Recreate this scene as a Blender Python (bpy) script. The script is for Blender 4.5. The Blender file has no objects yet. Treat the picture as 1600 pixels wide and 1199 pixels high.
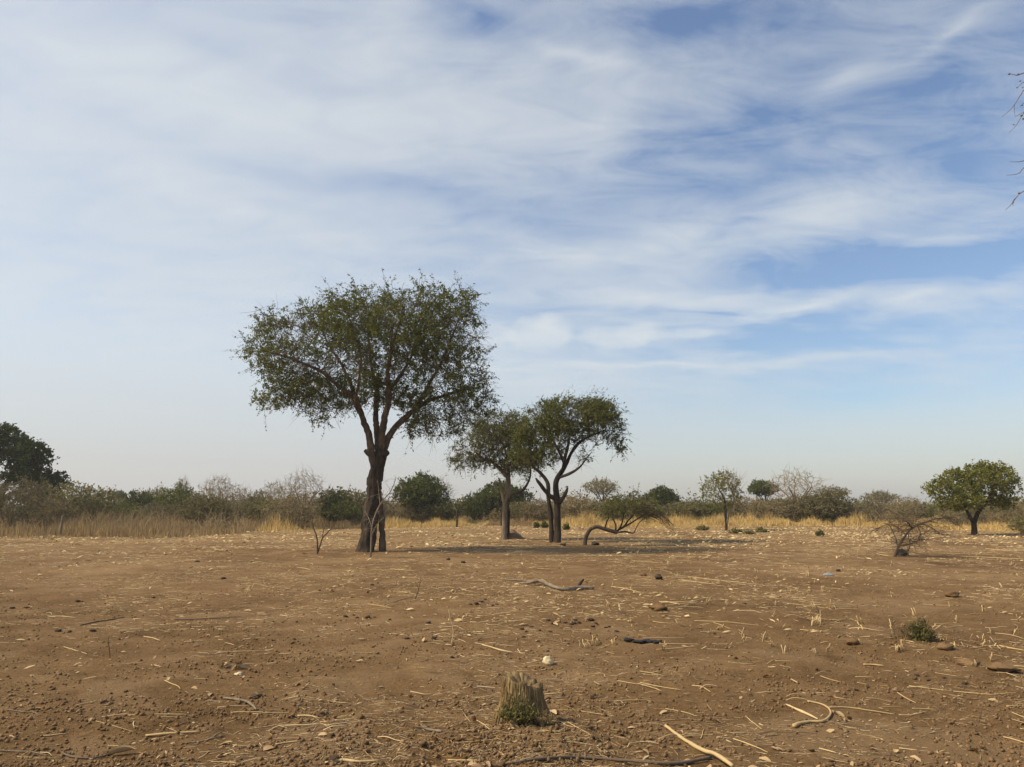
import bpy, math, random
import numpy as np
from mathutils import Vector, Matrix

R = math.radians
rng = np.random.default_rng(11)
random.seed(11)
scene = bpy.context.scene
COL = scene.collection

# ------------------------------------------------------------------ camera
F_PX, HOR, CAMH = 1200.0, 793.0, 1.6            # focal length and horizon row, in 1600-wide pixels
PITCH = math.atan((HOR - 599.5) / F_PX)
cam_d = bpy.data.cameras.new('camera')
cam_d.sensor_width = 36.0
cam_d.lens = 36.0 * F_PX / 1600.0
cam_d.clip_start, cam_d.clip_end = 0.1, 4000.0
cam = bpy.data.objects.new('camera', cam_d)
COL.objects.link(cam)
cam.location = (0, 0, CAMH)
cam.rotation_euler = (R(90) + PITCH, 0, 0)
scene.camera = cam
scene.render.engine = 'CYCLES'
scene.cycles.use_denoising = True
scene.cycles.use_adaptive_sampling = True
scene.cycles.adaptive_threshold = .012
scene.cycles.adaptive_min_samples = 12
scene.cycles.max_bounces = 6
scene.cycles.diffuse_bounces = 3
scene.cycles.transmission_bounces = 4
scene.cycles.transparent_max_bounces = 4
scene.cycles.volume_bounces = 0
scene.view_settings.view_transform = 'Standard'
scene.view_settings.look = 'None'
scene.view_settings.gamma = 1.0
scene.view_settings.exposure = 0.18
scene.view_settings.use_curve_mapping = False

CP, SP = math.cos(PITCH), math.sin(PITCH)
def ray(px, py):
    x = (px - 800.0) / F_PX; u = (599.5 - py) / F_PX
    return np.array([x, CP - u * SP, SP + u * CP])
def P(px, py, Y):                                # point of the plane y = Y seen at that picture point
    d = ray(px, py)
    return np.array([0, 0, CAMH]) + d * (Y / d[1])
def G(px, py):                                   # point of the ground
    d = ray(px, py)
    z = 0.0
    for _ in range(5):
        p = d * ((z - CAMH) / d[2]); z = .5 * z + .5 * float(hgt(p[0], p[1]))
    return np.array([p[0], p[1], float(hgt(p[0], p[1]))])
def azel(px, py):
    d = ray(px, py); d = d / np.linalg.norm(d)
    return math.degrees(math.atan2(d[0], d[1])), math.degrees(math.asin(d[2]))

# ------------------------------------------------------------------ sky and sun
SUN_EL, SUN_AZ = 44.0, -99.0                     # azimuth from +Y, clockwise: the sun stands to the left
world = bpy.data.worlds.new('World')
scene.world = world
world.use_nodes = True
world.cycles.sampling_method = 'MANUAL'
world.cycles.sample_map_resolution = 256
nt = world.node_tree
nt.nodes.clear()
def wn(t): return nt.nodes.new(t)
def M(op, a, b=None, c=None, clamp=False):
    n = wn('ShaderNodeMath'); n.operation = op; n.use_clamp = clamp
    for i, v in enumerate((a, b, c)):
        if v is None: continue
        if isinstance(v, (int, float)): n.inputs[i].default_value = v
        else: nt.links.new(v, n.inputs[i])
    return n.outputs[0]
def build_sky():
    L = nt.links
    sky = wn('ShaderNodeTexSky')
    sky.sky_type = 'NISHITA'; sky.sun_disc = False
    sky.sun_elevation = R(SUN_EL); sky.sun_rotation = R(SUN_AZ)
    sky.altitude = 300.0; sky.air_density = 1.15; sky.dust_density = 1.6; sky.ozone_density = 1.6
    tc = wn('ShaderNodeTexCoord')
    sep = wn('ShaderNodeSeparateXYZ'); L.new(tc.outputs['Generated'], sep.inputs[0])
    x, y, z = sep.outputs
    deg = 180 / math.pi
    az0 = M('MULTIPLY', M('ARCTAN2', x, y), deg)
    el0 = M('MULTIPLY', M('ARCSINE', z), deg)
    # a high cloud sheet: directions projected on a plane overhead
    zz = M('ADD', M('MAXIMUM', z, 0.0), 0.16)
    comb = wn('ShaderNodeCombineXYZ')
    L.new(M('DIVIDE', x, zz), comb.inputs[0]); L.new(M('DIVIDE', y, zz), comb.inputs[1])
    def noise(scale, detail, rough, vec, off=0.0, stretch=(1, 1, 1), rot=0.0, dim='2D', dist=0.0):
        mp = wn('ShaderNodeMapping'); mp.inputs['Location'].default_value = (off, off * .7, off * 1.3)
        mp.inputs['Rotation'].default_value = (0, 0, rot)
        mp.inputs['Scale'].default_value = stretch
        L.new(vec, mp.inputs[0])
        n = wn('ShaderNodeTexNoise'); n.noise_dimensions = dim; n.inputs['Scale'].default_value = scale
        n.inputs['Detail'].default_value = detail; n.inputs['Roughness'].default_value = rough
        n.inputs['Distortion'].default_value = dist
        L.new(mp.outputs[0], n.inputs['Vector'])
        return n.outputs['Fac']
    gen = tc.outputs['Generated']
    w1 = M('SUBTRACT', noise(5.5, 3, .55, gen, 9.0, (1, 1, 2.2), 0, '3D'), .5)
    w2 = M('SUBTRACT', noise(6.5, 3, .55, gen, 15.0, (1, 1, 2.0), 0, '3D'), .5)
    pl = comb.outputs[0]
    n_big = noise(0.75, 2, .55, comb.outputs[0], 3.1, (.8, 1.3, 1), .25)
    n_wisp = noise(2.0, 8, .62, pl, 7.7, (.75, 1.35, 1), .45, '2D', .55)
    n_fine = noise(6.5, 7, .64, pl, 1.3, (.6, 1.3, 1), .35, '2D', .5)
    n_puff = noise(26.0, 4, .55, gen, 4.0, (1, 1, 1.5), 0, '3D')
    az = M('MULTIPLY_ADD', w1, 6.5, az0)
    el = M('MULTIPLY_ADD', w2, 2.6, el0)
    # the veil thickens towards the sun's side
    veil = wn('ShaderNodeMapRange'); veil.interpolation_type = 'SMOOTHSTEP'
    veil.inputs[1].default_value = -.42; veil.inputs[2].default_value = .46
    veil.inputs[3].default_value = .12; veil.inputs[4].default_value = .80
    L.new(M('ADD', M('MULTIPLY', x, -1.0), M('MULTIPLY', M('SUBTRACT', n_big, .5), .35)), veil.inputs[0])
    wis = M('MULTIPLY', M('SUBTRACT', n_wisp, .48), M('MULTIPLY_ADD', veil.outputs[0], -.5, .95))
    fin = M('MULTIPLY', M('SUBTRACT', n_fine, .5), .72)
    dens = M('ADD', M('ADD', veil.outputs[0], wis), fin)
    # below ten degrees the sheet melts into an even haze
    low = wn('ShaderNodeMapRange'); low.interpolation_type = 'SMOOTHSTEP'
    low.inputs[1].default_value = 1.0; low.inputs[2].default_value = 13.0
    L.new(el0, low.inputs[0])
    base_low = M('ADD', M('MULTIPLY', veil.outputs[0], 1.15), .36)
    dens = M('ADD', M('MULTIPLY', dens, low.outputs[0]), M('MULTIPLY', base_low, M('SUBTRACT', 1.0, low.outputs[0])))
    mod = M('ADD', .45, M('MULTIPLY', n_fine, 1.1))
    feats = [  # picture place of single clouds and gaps: px, py, half width, half height, tilt, amount
        (950, 462, 120, 30, 0, .26), (885, 398, 80, 15, -4, .34), (1005, 385, 60, 26, 6, .30),
        (1080, 470, 130, 13, -2, .42), (1240, 481, 110, 11, 7, .55), (1420, 463, 55, 9, 6, .42), (1520, 455, 80, 11, 6, .25),
        (1050, 570, 330, 5.5, -1, .38), (1130, 553, 60, 5, 5, .20), (740, 585, 150, 24, 0, .22), (900, 600, 200, 16, 0, .12),
        (1250, 345, 180, 34, 4, .27), (1310, 315, 70, 34, 10, .18), (1480, 360, 100, 16, 12, .16),
        (950, 185, 80, 60, 30, .20), (890, 92, 80, 14, -14, .30), (1335, 115, 75, 24, 18, .22), (1500, 38, 70, 13, 22, .26),
        (360, 325, 280, 20, -10, .18), (330, 150, 280, 50, -8, .20), (590, 75, 85, 60, 50, .22), (520, 180, 330, 50, 0, .12),
        (820, 200, 130, 70, 0, .18), (700, 150, 120, 60, 0, .12),
        (420, 262, 230, 22, -6, -.20), (690, 300, 180, 22, 0, -.24), (1080, 25, 220, 50, 0, -.24), (740, 30, 90, 26, -20, -.22),
        (1180, 190, 190, 60, 0, -.16), (1130, 290, 170, 22, 0, -.18), (1420, 412, 300, 22, 0, -.34), (1500, 250, 120, 40, 0, -.16), (1230, 530, 280, 20, 0, -.30),
        (320, 75, 110, 24, -12, -.15), (180, 385, 170, 14, 0, -.13), (820, 345, 160, 26, 0, -.18), (520, 398, 160, 12, 0, -.10), (1350, 620, 300, 40, 0, -.16),
        (1100, 510, 150, 10, 0, -.12)]
    cv = wn('ShaderNodeCombineXYZ'); L.new(az, cv.inputs[0]); L.new(el, cv.inputs[1])
    fsum = 0.0
    for (px, py, hw, hh, tilt, amp) in feats:
        a, e = azel(px, py)
        ra = (azel(px + hw, py)[0] - azel(px - hw, py)[0]) / 2
        re = (azel(px, py - hh)[1] - azel(px, py + hh)[1]) / 2
        mp = wn('ShaderNodeMapping'); mp.vector_type = 'TEXTURE'
        mp.inputs['Location'].default_value = (a, e, 0); mp.inputs['Rotation'].default_value = (0, 0, R(tilt))
        mp.inputs['Scale'].default_value = (ra * 2.2, re * 2.2, 1)
        L.new(cv.outputs[0], mp.inputs[0])
        gr = wn('ShaderNodeTexGradient'); gr.gradient_type = 'QUADRATIC_SPHERE'
        L.new(mp.outputs[0], gr.inputs[0])
        fsum = M('MULTIPLY_ADD', gr.outputs['Fac'], amp * 1.45, fsum)
    dens = M('MULTIPLY_ADD', fsum, mod, dens)
    # three low puffs with firmer tops
    for (px, py, hw, hh, amp) in ((838, 522, 56, 30, .55), (868, 510, 34, 20, .35), (960, 528, 60, 22, .42), (1000, 520, 46, 18, .3), (1068, 522, 66, 10, .40), (765, 530, 50, 34, .3)):
        a, e = azel(px, py)
        ra = (azel(px + hw, py)[0] - azel(px - hw, py)[0]) / 2
        re = (azel(px, py - hh)[1] - azel(px, py + hh)[1]) / 2
        u = M('DIVIDE', M('SUBTRACT', az0, a), ra); v = M('DIVIDE', M('SUBTRACT', el0, e), re)
        rr = M('ADD', M('SQRT', M('ADD', M('MULTIPLY', u, u), M('MULTIPLY', v, v))), M('MULTIPLY', M('SUBTRACT', n_puff, .5), 1.5))
        mr = wn('ShaderNodeMapRange'); mr.interpolation_type = 'SMOOTHSTEP'
        mr.inputs[1].default_value = 1.15; mr.inputs[2].default_value = .35; mr.inputs[3].default_value = 0.0; mr.inputs[4].default_value = amp
        L.new(rr, mr.inputs[0])
        dens = M('ADD', dens, mr.outputs[0])
    dens = M('MULTIPLY', M('SUBTRACT', 1.0, M('EXPONENT', M('MULTIPLY', M('MAXIMUM', dens, 0.0), -1.45))), .97)
    mix = wn('ShaderNodeMix'); mix.data_type = 'RGBA'
    L.new(dens, mix.inputs[0])
    tint = wn('ShaderNodeMix'); tint.data_type = 'RGBA'; tint.blend_type = 'MULTIPLY'; tint.inputs[0].default_value = 1.0
    L.new(sky.outputs[0], tint.inputs[6]); tint.inputs[7].default_value = SKY_TINT
    L.new(tint.outputs[2], mix.inputs[6])
    cc = wn('ShaderNodeMix'); cc.data_type = 'RGBA'
    L.new(low.outputs[0], cc.inputs[0]); cc.inputs[6].default_value = HAZE_COL; cc.inputs[7].default_value = CLOUD_COL
    L.new(cc.outputs[2], mix.inputs[7])
    bg = wn('ShaderNodeBackground'); bg.inputs['Strength'].default_value = SKY_STR
    L.new(mix.outputs[2], bg.inputs['Color'])
    out = wn('ShaderNodeOutputWorld'); L.new(bg.outputs[0], out.inputs['Surface'])
SKY_STR = 0.10
SKY_TINT = (1.24, 1.25, 1.32, 1)
CLOUD_COL = (6.75, 7.05, 7.1, 1)
HAZE_COL = (5.45, 5.4, 5.45, 1)
build_sky()

sun_d = bpy.data.lights.new('sun', 'SUN')
sun_d.energy = 4.6; sun_d.angle = R(4.0); sun_d.color = (1.0, .86, .64)
sun = bpy.data.objects.new('sun', sun_d)
COL.objects.link(sun)
_sd = Vector((math.sin(R(SUN_AZ)) * math.cos(R(SUN_EL)), math.cos(R(SUN_AZ)) * math.cos(R(SUN_EL)), math.sin(R(SUN_EL))))
sun.rotation_euler = _sd.to_track_quat('Z', 'Y').to_euler()
sun.location = (-20, -5, 30)

# ------------------------------------------------------------------ numeric noise and ground height
def _hash(ix, iy, s):
    n = (ix.astype(np.int64) * 374761393 + iy.astype(np.int64) * 668265263 + s * 974634173) & 0x7fffffff
    n = ((n ^ (n >> 13)) * 1274126177) & 0x7fffffff
    return ((n ^ (n >> 16)) & 0xffff) / 65535.0
def vn(x, y, s=0):
    x = np.asarray(x, float); y = np.asarray(y, float)
    ix, iy = np.floor(x), np.floor(y)
    fx, fy = x - ix, y - iy
    fx = fx * fx * (3 - 2 * fx); fy = fy * fy * (3 - 2 * fy)
    a, b = _hash(ix, iy, s), _hash(ix + 1, iy, s)
    c, d = _hash(ix, iy + 1, s), _hash(ix + 1, iy + 1, s)
    return (a + (b - a) * fx) * (1 - fy) + (c + (d - c) * fx) * fy - .5
def hgt(x, y):
    x = np.asarray(x, float); y = np.asarray(y, float)
    d = np.hypot(x, y)
    h = .10 * vn(x / 6.3 + .3, y / 5.1, 1) + .045 * vn(x / 1.3 + y * .12, y / 1.1, 2)
    f = np.clip(1.25 - d / 40, 0, 1)
    h = h + f * .035 * vn((x + .3 * y) / .42, (y - .3 * x) / .36, 3)
    f2 = np.clip(1.2 - d / 20, 0, 1)
    rough = np.clip(.55 + 1.6 * vn(x / 1.9, y / 1.6, 8), .12, 1.2)
    h = h + f2 * rough * (.044 * vn((x - .5 * y) / .15, (y + .5 * x) / .13, 4) + .030 * vn(x / .068, y / .062, 5))
    h = h + .07 * np.exp(-((x - .09) ** 2 + (y - 5.65) ** 2) / .30)      # earth heaped round the stump
    return h * np.clip(1.4 - d / 400, .2, 1)

# edge of the grass beyond the field (world x -> y)
_ed = [(0, 838), (250, 841), (400, 832), (560, 825), (770, 822), (1000, 824), (1300, 822), (1450, 827), (1600, 832)]
_ex, _ey = [], []
for a, b in _ed:
    d = ray(a, b); t = -CAMH / d[2]
    _ex.append(d[0] * t); _ey.append(d[1] * t)
_ex = [-90] + _ex + [90]; _ey = [40] + _ey + [46]
def edge_y(x): return np.interp(x, _ex, _ey)

# ------------------------------------------------------------------ mesh helpers
def mesh_data(name, V, Fs, smooth=False):
    V = np.asarray(V, np.float32)
    if not isinstance(Fs, list): Fs = [Fs]
    Fs = [np.asarray(f, np.int32) for f in Fs if len(f)]
    me = bpy.data.meshes.new(name)
    me.vertices.add(len(V)); me.vertices.foreach_set('co', V.ravel())
    nl = sum(f.size for f in Fs); npoly = sum(len(f) for f in Fs)
    me.loops.add(nl); me.polygons.add(npoly)
    me.loops.foreach_set('vertex_index', np.concatenate([f.ravel() for f in Fs]))
    st, o = [], 0
    for f in Fs:
        st.append(o + np.arange(len(f)) * f.shape[1]); o += f.size
    me.polygons.foreach_set('loop_start', np.concatenate(st).astype(np.int32))
    if smooth: me.polygons.foreach_set('use_smooth', np.ones(npoly, bool))
    me.update(calc_edges=True)
    return me
def mesh_obj(name, V, Fs, mat, parent=None, smooth=False, base=None):
    V = np.asarray(V, float)
    if base is not None: V = V - np.asarray(base)[None, :]
    me = mesh_data(name, V, Fs, smooth)
    me.materials.append(mat)
    o = bpy.data.objects.new(name, me)
    COL.objects.link(o)
    if parent is not None: o.parent = parent
    elif base is not None: o.location = base
    return o
def tag(o, label=None, cat=None, group=None, kind=None):
    if label: o['label'] = label
    if cat: o['category'] = cat
    if group: o['group'] = group
    if kind: o['kind'] = kind
    return o
def empty(name, loc, label=None, cat=None, group=None):
    o = bpy.data.objects.new(name, None)
    o.empty_display_size = .2
    COL.objects.link(o); o.location = loc
    return tag(o, label, cat, group)
def copy_tree(o, parent=None):
    c = o.copy(); COL.objects.link(c); c.parent = parent
    for ch in o.children: copy_tree(ch, c)
    return c
class MB:
    def __init__(s): s.V = []; s.F = {}; s.n = 0
    def add(s, V, F):
        V = np.asarray(V, float).reshape(-1, 3)
        if not isinstance(F, list): F = [F]
        for f in F:
            f = np.asarray(f, np.int64)
            if len(f): s.F.setdefault(f.shape[1], []).append(f + s.n)
        s.V.append(V); s.n += len(V)
    def get(s):
        return np.concatenate(s.V), [np.concatenate(f) for f in s.F.values()]
    def obj(s, name, mat, parent=None, smooth=False, base=None):
        V, F = s.get()
        return mesh_obj(name, V, F, mat, parent, smooth, base)
def unit(v):
    v = np.asarray(v, float)
    return v / np.maximum(np.linalg.norm(v, axis=-1, keepdims=True), 1e-9)
def smooth_line(pts, step):
    pts = np.asarray(pts, float)                 # columns: xyz + radius
    if len(pts) < 3:
        n = max(2, int(np.linalg.norm(pts[-1, :3] - pts[0, :3]) / step) + 1)
        t = np.linspace(0, 1, n)[:, None]
        return pts[0] * (1 - t) + pts[-1] * t
    Q = np.vstack([2 * pts[0] - pts[1], pts, 2 * pts[-1] - pts[-2]])
    out = []
    for i in range(1, len(Q) - 2):
        n = max(1, int(round(np.linalg.norm(Q[i + 1, :3] - Q[i, :3]) / step)))
        t = (np.arange(n) / n)[:, None]
        a, b, c, d = Q[i - 1], Q[i], Q[i + 1], Q[i + 2]
        out.append(.5 * (2 * b + (c - a) * t + (2 * a - 5 * b + 4 * c - d) * t * t + (3 * b - a - 3 * c + d) * t ** 3))
    out.append(Q[-2][None, :])
    o = np.vstack(out)
    if o.shape[1] > 3: o[:, 3] = np.maximum(o[:, 3], .0015)
    return o
def tube(line, n=8, lump=0.0, seed=0, ridge=0.0, cap=True, freq=6.0):
    line = np.asarray(line, float)
    p, r = line[:, :3], line[:, 3]
    k = len(p)
    tan = unit(np.gradient(p, axis=0))
    up = np.array([0, 0, 1.0]) if abs(tan[0][2]) < .9 else np.array([0, 1.0, 0])
    nrm = unit(np.cross(tan[0], up))
    V = np.zeros((k, n, 3))
    ang = np.arange(n) * 2 * math.pi / n
    s = 0.0
    for i in range(k):
        nrm = unit(nrm - tan[i] * np.dot(nrm, tan[i]))
        b = np.cross(tan[i], nrm)
        if i: s += np.linalg.norm(p[i] - p[i - 1])
        rr = np.full(n, r[i])
        if lump:
            rr = rr * (1 + lump * 2 * vn(np.cos(ang) * 1.3 + s * freq * .4 + 7, np.sin(ang) * 1.3 + s * freq * .25, seed))
        if ridge:
            rr = rr * (1 + ridge * 2 * vn(np.arange(n) * .9, np.full(n, s * freq * .35), seed + 5))
        V[i] = p[i] + rr[:, None] * (np.cos(ang)[:, None] * nrm + np.sin(ang)[:, None] * b)
    idx = np.arange(k * n).reshape(k, n)
    a = idx[:-1]; c = idx[1:]
    F = np.stack([a, np.roll(a, -1, 1), np.roll(c, -1, 1), c], -1).reshape(-1, 4)
    V = V.reshape(-1, 3)
    Fs = [F]
    if cap:
        V = np.vstack([V, p[0] - tan[0] * r[0] * .2, p[-1] + tan[-1] * r[-1] * .35])
        b0, b1 = k * n, k * n + 1
        t0 = np.stack([np.roll(idx[0], -1), idx[0], np.full(n, b0)], -1)
        t1 = np.stack([idx[-1], np.roll(idx[-1], -1), np.full(n, b1)], -1)
        Fs.append(np.vstack([t0, t1]))
    return V, Fs
def prisms(p0, p1, r0, r1, n=3):                 # many thin tapered rods at once
    p0 = np.asarray(p0, float); p1 = np.asarray(p1, float); k = len(p0)
    t = unit(p1 - p0)
    h = np.where(np.abs(t[:, 2:3]) < .9, np.array([[0, 0, 1.0]]), np.array([[1.0, 0, 0]]))
    a = unit(np.cross(t, h)); b = np.cross(t, a)
    V = np.zeros((k, 2 * n, 3))
    for j in range(n):
        an = 2 * math.pi * j / n
        o = math.cos(an) * a + math.sin(an) * b
        V[:, j] = p0 + o * np.asarray(r0)[:, None]
        V[:, n + j] = p1 + o * np.asarray(r1)[:, None]
    base = (np.arange(k) * 2 * n)[:, None]
    F = [base + np.array([[j, (j + 1) % n, n + (j + 1) % n, n + j]]) for j in range(n)]
    return V.reshape(-1, 3), np.vstack(F)
def leaves(c, a, L, W, fold=.25):                # many small pointed leaves
    k = len(c)
    a = unit(a)
    s = unit(np.cross(a, unit(rng.normal(size=(k, 3)))))
    n = np.cross(a, s)
    L = np.asarray(L)[:, None]; W = np.asarray(W)[:, None]
    V = np.stack([c - a * L * .5, c + s * W * .5 + n * W * fold, c + a * L * .5, c - s * W * .5 + n * W * fold], 1)
    F = (np.arange(k) * 4)[:, None] + np.array([[0, 1, 2, 3]])
    return V.reshape(-1, 3), F

# ------------------------------------------------------------------ materials
def new_mat(name):
    m = bpy.data.materials.new(name); m.use_nodes = True
    t = m.node_tree; t.nodes.clear()
    return m, t, t.nodes.new('ShaderNodeOutputMaterial')
def ramp(t, fac, stops):
    r = t.nodes.new('ShaderNodeValToRGB')
    while len(r.color_ramp.elements) < len(stops): r.color_ramp.elements.new(.5)
    for e, (p, c) in zip(r.color_ramp.elements, stops):
        e.position = p; e.color = (*c, 1)
    t.links.new(fac, r.inputs[0])
    return r.outputs[0]
def tnoise(t, scale, detail=5, rough=.6, vec=None, dist=0.0):
    n = t.nodes.new('ShaderNodeTexNoise')
    n.inputs['Scale'].default_value = scale; n.inputs['Detail'].default_value = detail
    n.inputs['Roughness'].default_value = rough; n.inputs['Distortion'].default_value = dist
    if vec is not None: t.links.new(vec, n.inputs['Vector'])
    return n.outputs['Fac']
def leaf_mat(name, cols, transl=.35, var=.0):
    m, t, out = new_mat(name)
    g = t.nodes.new('ShaderNodeNewGeometry')
    n = len(cols)
    c = ramp(t, g.outputs['Random Per Island'], [(i / max(1, n - 1), k) for i, k in enumerate(cols)])
    if var:
        oi = t.nodes.new('ShaderNodeObjectInfo')
        hs = t.nodes.new('ShaderNodeHueSaturation')
        mr = t.nodes.new('ShaderNodeMapRange'); mr.inputs[3].default_value = 1 - var; mr.inputs[4].default_value = 1 + var
        t.links.new(oi.outputs['Random'], mr.inputs[0]); t.links.new(mr.outputs[0], hs.inputs['Value'])
        t.links.new(c, hs.inputs['Color']); c = hs.outputs[0]
    d = t.nodes.new('ShaderNodeBsdfPrincipled'); d.inputs['Roughness'].default_value = .7
    d.inputs['Specular IOR Level'].default_value = .10
    tr = t.nodes.new('ShaderNodeBsdfTranslucent')
    t.links.new(c, d.inputs['Base Color']); t.links.new(c, tr.inputs['Color'])
    mx = t.nodes.new('ShaderNodeMixShader'); mx.inputs[0].default_value = transl
    t.links.new(d.outputs[0], mx.inputs[1]); t.links.new(tr.outputs[0], mx.inputs[2])
    t.links.new(mx.outputs[0], out.inputs[0])
    return m
def rough_mat(name, cols, scale=8.0, bump=.4, bscale=30.0, stretch=(1, 1, 1), island=False, rough=.9, dist=.02):
    m, t, out = new_mat(name)
    tc = t.nodes.new('ShaderNodeTexCoord')
    mp = t.nodes.new('ShaderNodeMapping'); mp.inputs['Scale'].default_value = stretch
    t.links.new(tc.outputs['Object'], mp.inputs[0])
    f = tnoise(t, scale, 6, .65, mp.outputs[0], .3)
    n = len(cols)
    if island:
        g = t.nodes.new('ShaderNodeNewGeometry')
        a = t.nodes.new('ShaderNodeMath'); a.operation = 'MULTIPLY_ADD'; a.inputs[1].default_value = .5
        oi = t.nodes.new('ShaderNodeObjectInfo')
        b = t.nodes.new('ShaderNodeMath'); b.operation = 'MULTIPLY_ADD'; b.inputs[1].default_value = .6
        t.links.new(g.outputs['Random Per Island'], b.inputs[0]); 
        c2 = t.nodes.new('ShaderNodeMath'); c2.operation = 'ADD'; t.links.new(b.outputs[0], c2.inputs[0])
        c3 = t.nodes.new('ShaderNodeMath'); c3.operation = 'MULTIPLY'; c3.inputs[1].default_value = .4
        t.links.new(oi.outputs['Random'], c3.inputs[0]); t.links.new(c3.outputs[0], c2.inputs[1])
        b.inputs[2].default_value = -.0
        sub = t.nodes.new('ShaderNodeMath'); sub.operation = 'SUBTRACT'; sub.inputs[1].default_value = .25
        t.links.new(f, a.inputs[0]); t.links.new(c2.outputs[0], sub.inputs[0]); t.links.new(sub.outputs[0], a.inputs[2])
        fac = a.outputs[0]
        stops = [(i / max(1, n - 1), k) for i, k in enumerate(cols)]
    else:
        fac = f
        stops = [(.3 + .4 * i / max(1, n - 1), k) for i, k in enumerate(cols)]
    c = ramp(t, fac, stops)
    d = t.nodes.new('ShaderNodeBsdfPrincipled'); d.inputs['Roughness'].default_value = rough
    d.inputs['Specular IOR Level'].default_value = .2
    t.links.new(c, d.inputs['Base Color'])
    if bump:
        bn = t.nodes.new('ShaderNodeBump'); bn.inputs['Strength'].default_value = bump; bn.inputs['Distance'].default_value = dist
        t.links.new(tnoise(t, bscale, 5, .7, mp.outputs[0]), bn.inputs['Height'])
        t.links.new(bn.outputs[0], d.inputs['Normal'])
    t.links.new(d.outputs[0], out.inputs[0])
    return m
MT = {}
MT['bark_dark'] = rough_mat('dark_bark', [(.016, .012, .009), (.042, .031, .022), (.095, .070, .050)], 7, 1.0, 14, (1, 1, .25), dist=.05)
MT['bark_brown'] = rough_mat('brown_bark', [(.042, .030, .020), (.092, .066, .044), (.165, .122, .084)], 6, .7, 22, (1, 1, .4), dist=.03)
MT['bark_pale'] = rough_mat('pale_bark', [(.10, .077, .052), (.18, .143, .098), (.27, .22, .155)], 6, .6, 20, (1, 1, .4), dist=.03)
MT['bark_grey'] = rough_mat('grey_dead_wood', [(.12, .088, .058), (.19, .148, .105), (.27, .218, .16)], 9, .5, 40, (1, 1, 1))
MT['twig'] = rough_mat('thin_twig', [(.075, .052, .038), (.12, .085, .062)], 3, 0)
MT['twig_pale'] = rough_mat('dry_pale_twig', [(.15, .115, .085), (.24, .185, .14)], 3, 0)
MT['twig_pink'] = rough_mat('dry_rosy_twig', [(.20, .155, .088), (.30, .235, .14)], 3, 0)
MT['twig_brush'] = rough_mat('brush_twig', [(.26, .19, .095), (.38, .285, .15)], 3, 0)
MT['leaf_big'] = leaf_mat('acacia_leaf', [(.056, .074, .015), (.102, .122, .023), (.152, .166, .034), (.21, .20, .05)], .35)
MT['leaf_olive'] = leaf_mat('olive_leaf', [(.066, .088, .018), (.11, .132, .028), (.155, .170, .040), (.21, .197, .058)], .35)
MT['leaf_pale'] = leaf_mat('pale_olive_leaf', [(.095, .108, .038), (.15, .155, .056), (.21, .20, .08)], .4)
MT['leaf_green'] = leaf_mat('mango_green_leaf', [(.045, .060, .013), (.085, .104, .022), (.135, .150, .034)], .3, .12)
MT['leaf_yellowgreen'] = leaf_mat('yellow_green_leaf', [(.080, .104, .018), (.145, .165, .030), (.22, .222, .044), (.26, .20, .062)], .35)
MT['leaf_deep'] = leaf_mat('deep_green_leaf', [(.020, .036, .008), (.040, .062, .013), (.070, .095, .020)], .25)
MT['leaf_scrub'] = leaf_mat('scrub_olive_leaf', [(.095, .096, .030), (.145, .138, .046), (.20, .178, .064), (.26, .21, .088)], .3, .18)
MT['leaf_brown'] = leaf_mat('dry_brown_leaf', [(.15, .115, .052), (.22, .17, .08), (.30, .235, .115)], .3, .18)
MT['grass_gold'] = leaf_mat('golden_dry_grass', [(.46, .32, .12), (.62, .45, .18), (.74, .56, .25)], .3)
MT['grass_brown'] = leaf_mat('brown_dry_grass', [(.21, .14, .066), (.32, .225, .11), (.47, .35, .18)], .3)
MT['straw'] = rough_mat('straw', [(.24, .155, .075), (.42, .29, .145), (.58, .43, .235), (.70, .57, .36)], 14, .2, 120, island=True, rough=.7)
MT['straw_pale'] = rough_mat('bleached_stalk', [(.30, .20, .09), (.46, .33, .155), (.60, .46, .25)], 10, .3, 80, island=True, rough=.6)
MT['straw_bright'] = rough_mat('yellow_husk', [(.50, .36, .15), (.66, .50, .23), (.80, .65, .36)], 10, .2, 80, island=True, rough=.6)
MT['stick'] = rough_mat('weathered_stick', [(.06, .042, .03), (.12, .086, .06), (.20, .15, .11)], 12, .5, 60, island=True)
MT['dryleaf'] = rough_mat('fallen_leaf', [(.13, .08, .045), (.27, .17, .085), (.45, .32, .17), (.60, .48, .30)], 14, .2, 80, island=True, rough=.75)
MT['clod'] = rough_mat('earth_clod', [(.112, .063, .028), (.172, .103, .048), (.24, .152, .077)], 12, .7, 50, island=True, rough=1.0)
MT['dung'] = rough_mat('dark_dung', [(.024, .018, .014), (.05, .037, .027), (.09, .063, .042)], 14, .7, 60, island=True)
MT['stone'] = rough_mat('pale_stone', [(.42, .32, .19), (.62, .50, .30), (.74, .63, .42)], 20, .4, 60, rough=.85)
MT['stump'] = rough_mat('weathered_stump_wood', [(.075, .048, .024), (.19, .13, .062), (.33, .235, .115)], 9, .9, 26, (1.6, 1.6, .3), dist=.02)
MT['fibre'] = rough_mat('bark_fibre', [(.10, .065, .03), (.22, .15, .068), (.40, .285, .13), (.52, .40, .20)], 9, .2, 60, island=True)
MT['mound'] = rough_mat('termite_earth', [(.13, .080, .042), (.20, .125, .068)], 6, .8, 20)
MT['weed'] = leaf_mat('weed_leaf', [(.06, .075, .022), (.10, .105, .035), (.17, .15, .06)], .3)
MT['charred'] = rough_mat('charred_wood', [(.010, .010, .011), (.022, .022, .024), (.045, .043, .042)], 10, .6, 40, rough=.7)
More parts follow.
